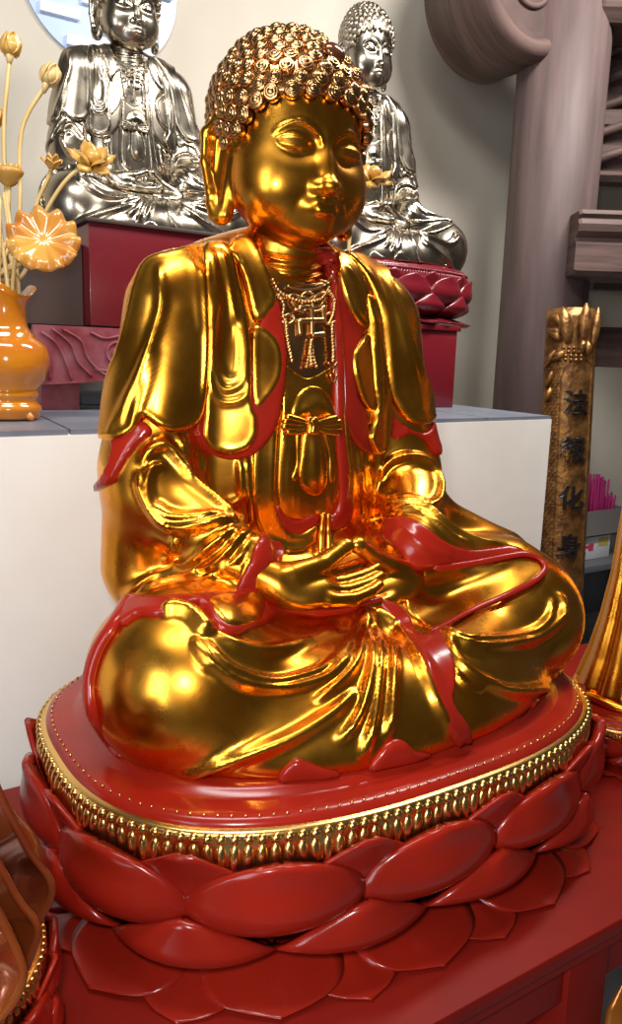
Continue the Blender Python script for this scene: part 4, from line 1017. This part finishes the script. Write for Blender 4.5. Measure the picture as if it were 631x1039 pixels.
# seed pod
t = empty('lotus_pod', inner(5)[0]); tag(t, 'flat topped carved lotus seed pod on stem in vase', 'carved flower', 'carved lotus in the vase')
p = V3(9, 188); stem_obj(t, [inner(5)[0], inner(5)[1], V3(9, 250), p])
v, f = lathe([(.006, -.004), (.016, .002), (.028, .016), (.034, .026), (.036, .032), (.033, .036), (.001, .036)], 28, True, False); piece('pod', v + p, f, PETALM, t)
for q in range(12):
    a = q * math.pi / 6; o = piece('seed', p + np.array([.027 * math.cos(a), .027 * math.sin(a), .037]) + sph * np.array([.006, .006, .010]), sphf, PETALM, t)
for q in range(5):
    a = q * math.pi * .4; piece('seed', p + np.array([.012 * math.cos(a), .012 * math.sin(a), .037]) + sph * .006, sphf, PETALM, t)
# large ruffled leaf
t = empty('lotus_leaf', inner(6)[0]); tag(t, 'round ruffled orange lotus leaf at the mouth of the vase', 'carved leaf', 'carved lotus in the vase')
p = V3(44, 244, 1.80); stem_obj(t, [inner(6)[0], inner(6)[1], V3(20, 282, 1.85), V3(34, 258, 1.84), p])
nr, na = 14, 110; V = []; F = []
for d in (0, -.006):
    for i in range(nr):
        for j in range(na):
            r = (i / (nr - 1)) ** .9; a = j * 2 * math.pi / na; sc_l = 1 + .085 * abs(math.cos(5.5 * a)) * r - .04
            z = .020 * r ** 1.6 + .0085 * r * r * math.cos(11 * a) - .014 * max(0, r - .8) / .2 + .004 * math.exp(-(r / .1) ** 2) + d
            V.append((.080 * r * sc_l * math.cos(a), .086 * r * sc_l * math.sin(a), z))
N_ = nr * na
for i in range(nr - 1):
    for j in range(na):
        q = (i * na + j, i * na + (j + 1) % na, (i + 1) * na + (j + 1) % na, (i + 1) * na + j); F.append(q); F.append(tuple(N_ + x for x in q[::-1]))
for j in range(na): F.append(((nr - 1) * na + j, (nr - 1) * na + (j + 1) % na, N_ + (nr - 1) * na + (j + 1) % na, N_ + (nr - 1) * na + j))
LEAFM = mat('orange_carved_leaf', (.62, .32, .06), .22, 0, .4, vary=((.46, .15, .02), 9, 3, (1, 1, 1)))
fd = CR * .25 + CU * .35 - CF * .9; piece('leaf_blade', orient(np.array(V), p, fd), F, LEAFM, t)
# bare stems bundled in the mouth of the vase
for k, (px, py) in enumerate(((0, 200), (4, 196), (14, 230), (22, 215), (27, 232), (31, 262))):
    P = [inner(7 + k)[0], inner(7 + k)[1], V3(px, py)]
    v, f = tube(resample(catmull(P, 8), .012), .0048, 8); o = mesh_obj('bare_stem', v, f, STEMM); tag(o, 'plain pale wooden stem standing in the honey coloured vase', 'stem', 'bare stems in the vase')
# flower behind the gilded head, in a second vase
v2 = px_dep(362, 300, 2.25); v2 = np.array([v2[0] - .05, v2[1] + .05, AZ])
va = copy_tree(vs); va.location = v2; tag(va, 'honey coloured vase hidden behind the large gilded statue', 'vase')
lotus_flower(378, 182, [(358, 330), (354, 250), (364, 205)], 0, 'pale lotus flower beside the gilded cheek, in front of right metal statue', (.2, .75, .6), .066, [(4, 1.1, .85), (3, 1.7, .85)], D=2.22, root=v2 + np.array([0, 0, .15]))
clock('vase')

AMB2 = mat('dark_amber_lacquer', (.13, .020, .006), .18, .25, .3, vary=((.26, .062, .008), 5, 3, (1, 1, 1)))
# ------------------------------------------------------------------ neighbours on the table
p2 = copy_tree(ped); k2 = .62; p2.scale = (k2,) * 3; p2.location = (-.885, -.17, -.25); tag(p2, 'small red lotus pedestal with gold beads at lower left corner', 'pedestal')
p3 = copy_tree(ped); k3 = .40; p3.scale = (k3,) * 3; p3.location = (.815, -.09, -.25); tag(p3, 'small red lotus pedestal with gold beads at right edge', 'pedestal')
s2 = copy_tree(statue, {'*': AMB2}, None, ('hem_lining',)); s2.scale = (k2 * .97,) * 3; s2.location = (-.885, -.17, -.25 + .28 * k2 - .0308 * k2 * .97 + .0006); tag(s2, 'amber lacquered seated statue cut by the lower left edge', 'statue')
def flounce(rim, root, r=.008, n=40, sag=.012):
    A = resample(catmull(rim, 8), .01); B = resample(catmull(root, 8), .01); m_ = 30
    ia = np.linspace(0, len(A) - 1, m_); A = np.stack([np.interp(ia, range(len(A)), A[:, k]) for k in range(3)], 1)
    ib = np.linspace(0, len(B) - 1, m_); B = np.stack([np.interp(ib, range(len(B)), B[:, k]) for k in range(3)], 1)
    m = MB(); t = np.linspace(0, 1, 14)[:, None, None]
    S_ = B[None] * (1 - t) + A[None] * t + np.array([0, 0, 1.]) * (sag * np.sin(np.pi * t))
    V = np.concatenate([S_.reshape(-1, 3), (S_ - np.array([0, 0, r * .8])).reshape(-1, 3)]); F = []; N_ = 14 * m_
    for i in range(13):
        for j in range(m_ - 1):
            q = (i * m_ + j, i * m_ + j + 1, (i + 1) * m_ + j + 1, (i + 1) * m_ + j); F.append(q); F.append(tuple(N_ + x for x in q[::-1]))
    m.add(V, F); v, f = tube(A - np.array([0, 0, r * .4]), r * .5, 8); m.add(v, f); return m
def pd(D, *q): return [px_dep(a, b, D) for a, b in q]
for rim, root in ((pd(.80, (-14, 770), (2, 808), (14, 832), (30, 862), (52, 892), (49, 914), (36, 934), (10, 950)), pd(.90, (-50, 800), (-40, 830), (-35, 850), (-30, 870), (-20, 890), (-15, 910), (-12, 930), (-10, 940))),
                  (pd(.76, (-14, 850), (4, 884), (20, 912), (38, 936), (34, 958), (22, 985), (2, 1000)), pd(.84, (-50, 870), (-40, 900), (-35, 920), (-30, 940), (-20, 960), (-15, 980), (-10, 990))),
                  (pd(.72, (-14, 900), (2, 930), (16, 960), (24, 985), (16, 1010), (0, 1030)), pd(.80, (-50, 920), (-40, 950), (-35, 970), (-25, 985), (-20, 1000), (-10, 1010)))):
    o = flounce(rim, root).build('sleeve_fold', AMB2, s2); o.matrix_parent_inverse = s2.matrix_basis.inverted()
def f_stand(P):
    Q = P.copy(); a = np.arctan2(P[:, 1] + .08, P[:, 0] - .83); wob = .0045 * np.cos(9 * a) + .003 * np.cos(17 * a + 1)
    R_ = np.interp(P[:, 2], [-.14, -.11, -.04, .05, .15, .30, .50, .58, .64], [.135, .135, .112, .092, .078, .070, .075, .07, .03]) + wob * np.interp(P[:, 2], [-.2, .4], [1.6, .3])
    d = (np.hypot((P[:, 0] - .83), (P[:, 1] + .08) * 1.15) - R_) * .7
    d = smax(d, P[:, 2] - .64, .03); d = smax(d, -.1365 - P[:, 2], .008)
    d = sm(d, rc(P, (.83, -.08, .66), (.83, -.085, .72), .03, .028), .02)
    k = .44; o = np.array([.83, -.165, .80 - 1.0 * k], P.dtype)
    d = sm(d, f_head((P - o) / k) * k, .012)
    A = P.copy(); A[:, 0] = np.abs(P[:, 0] - .83)
    d = sm(d, rc(A, (.062, -.08, .60), (.078, -.10, .44), .026, .024), .02); d = sm(d, rc(A, (.078, -.10, .44), (.012, -.165, .46), .024, .014), .015)
    return sm(d, ell(P, (.83, -.072, .835), (.060, .062, .055)), .006)
V, F = nets(f_stand, (.6, -.32, -.2), (1.06, .16, .93), .0048)
ss = empty('standing_statue', (.83, -.08, -.1365)); tag(ss, 'gilded standing statue with flaring robe cut by the right edge', 'statue')
o = mesh_obj('body', V, F, GOLD, ss); o.location = -Vector(ss.location)
m = MB(); v, f = tube(catmull([(.83 + .136 * math.cos(t), -.08 + .120 * math.sin(t), -.126 + .003 * math.cos(6 * t)) for t in np.linspace(0, 6.28, 40)], 3), .011, 8); m.add(v, f); o = m.build('robe_hem', GOLD, ss); o.location = -Vector(ss.location)
# leaf tip in the lower right corner: an amber carved leaf standing before the table
lf = px_dep(634, 996, 1.30)
P = [np.array([lf[0] + .06, lf[1] - .02, GZ + .002]), np.array([lf[0] + .06, lf[1] - .02, -.75]), px_dep(632, 1085, 1.31), px_dep(629, 1040, 1.305), lf]
L3 = resample(catmull(P, 10), .01); r_ = np.interp(np.linspace(0, 1, len(L3)), [0, .05, .1, .55, .8, .92, 1], [.05, .05, .012, .012, .034, .024, .002])
v, f = tube(L3, r_, 14, True, .35, nrm=-CF); o = mesh_obj('carved_leaf', v, f, mat('amber_gold_leaf', (.50, .15, .015), .2, .6, .4)); tag(o, 'pointed amber gold carved leaf at the lower right corner', 'ornament')
clock('neighbours')
# ------------------------------------------------------------------ light
wd = bpy.data.worlds.new('hall_air'); S.world = wd; wd.use_nodes = True
bg = wd.node_tree.nodes['Background']; bg.inputs[0].default_value = (.70, .64, .58, 1); bg.inputs[1].default_value = .08
def light(name, kind, loc, e, col=(1, 1, 1), size=.1, size_y=None, target=None):
    l = bpy.data.lights.new(name, kind); l.energy = e; l.color = col
    if kind == 'AREA':
        l.size = size
        l.spread = math.radians(125)
        if size_y: l.shape = 'RECTANGLE'; l.size_y = size_y
    else: l.shadow_soft_size = size
    o = bpy.data.objects.new(name, l); COL.objects.link(o); o.location = loc
    if target is not None: o.rotation_euler = (Vector(target) - Vector(loc)).to_track_quat('-Z', 'Y').to_euler()
    return o
light('camera_flash', 'POINT', CAM - .05 * CR + .09 * CU, 38, (1, .98, .95), .05)
light('ceiling_lamp', 'AREA', (-.7, -.4, 2.95), 38, (1, .98, .95), 1.4, .35, (.1, 1.6, .6))
light('ceiling_lamp', 'AREA', (1.7, .1, 2.95), 62, (1, .98, .95), 1.4, .35, (1.5, 1.6, .5))
light('doorway_daylight', 'AREA', (-2.9, -1.6, .9), 30, (.85, .92, 1), 1.0, 2.2, (0, .6, .6))
S.view_settings.view_transform = 'Standard'; S.view_settings.look = 'None'; S.view_settings.exposure = 0; S.view_settings.gamma = 1
S.view_settings.use_curve_mapping = False
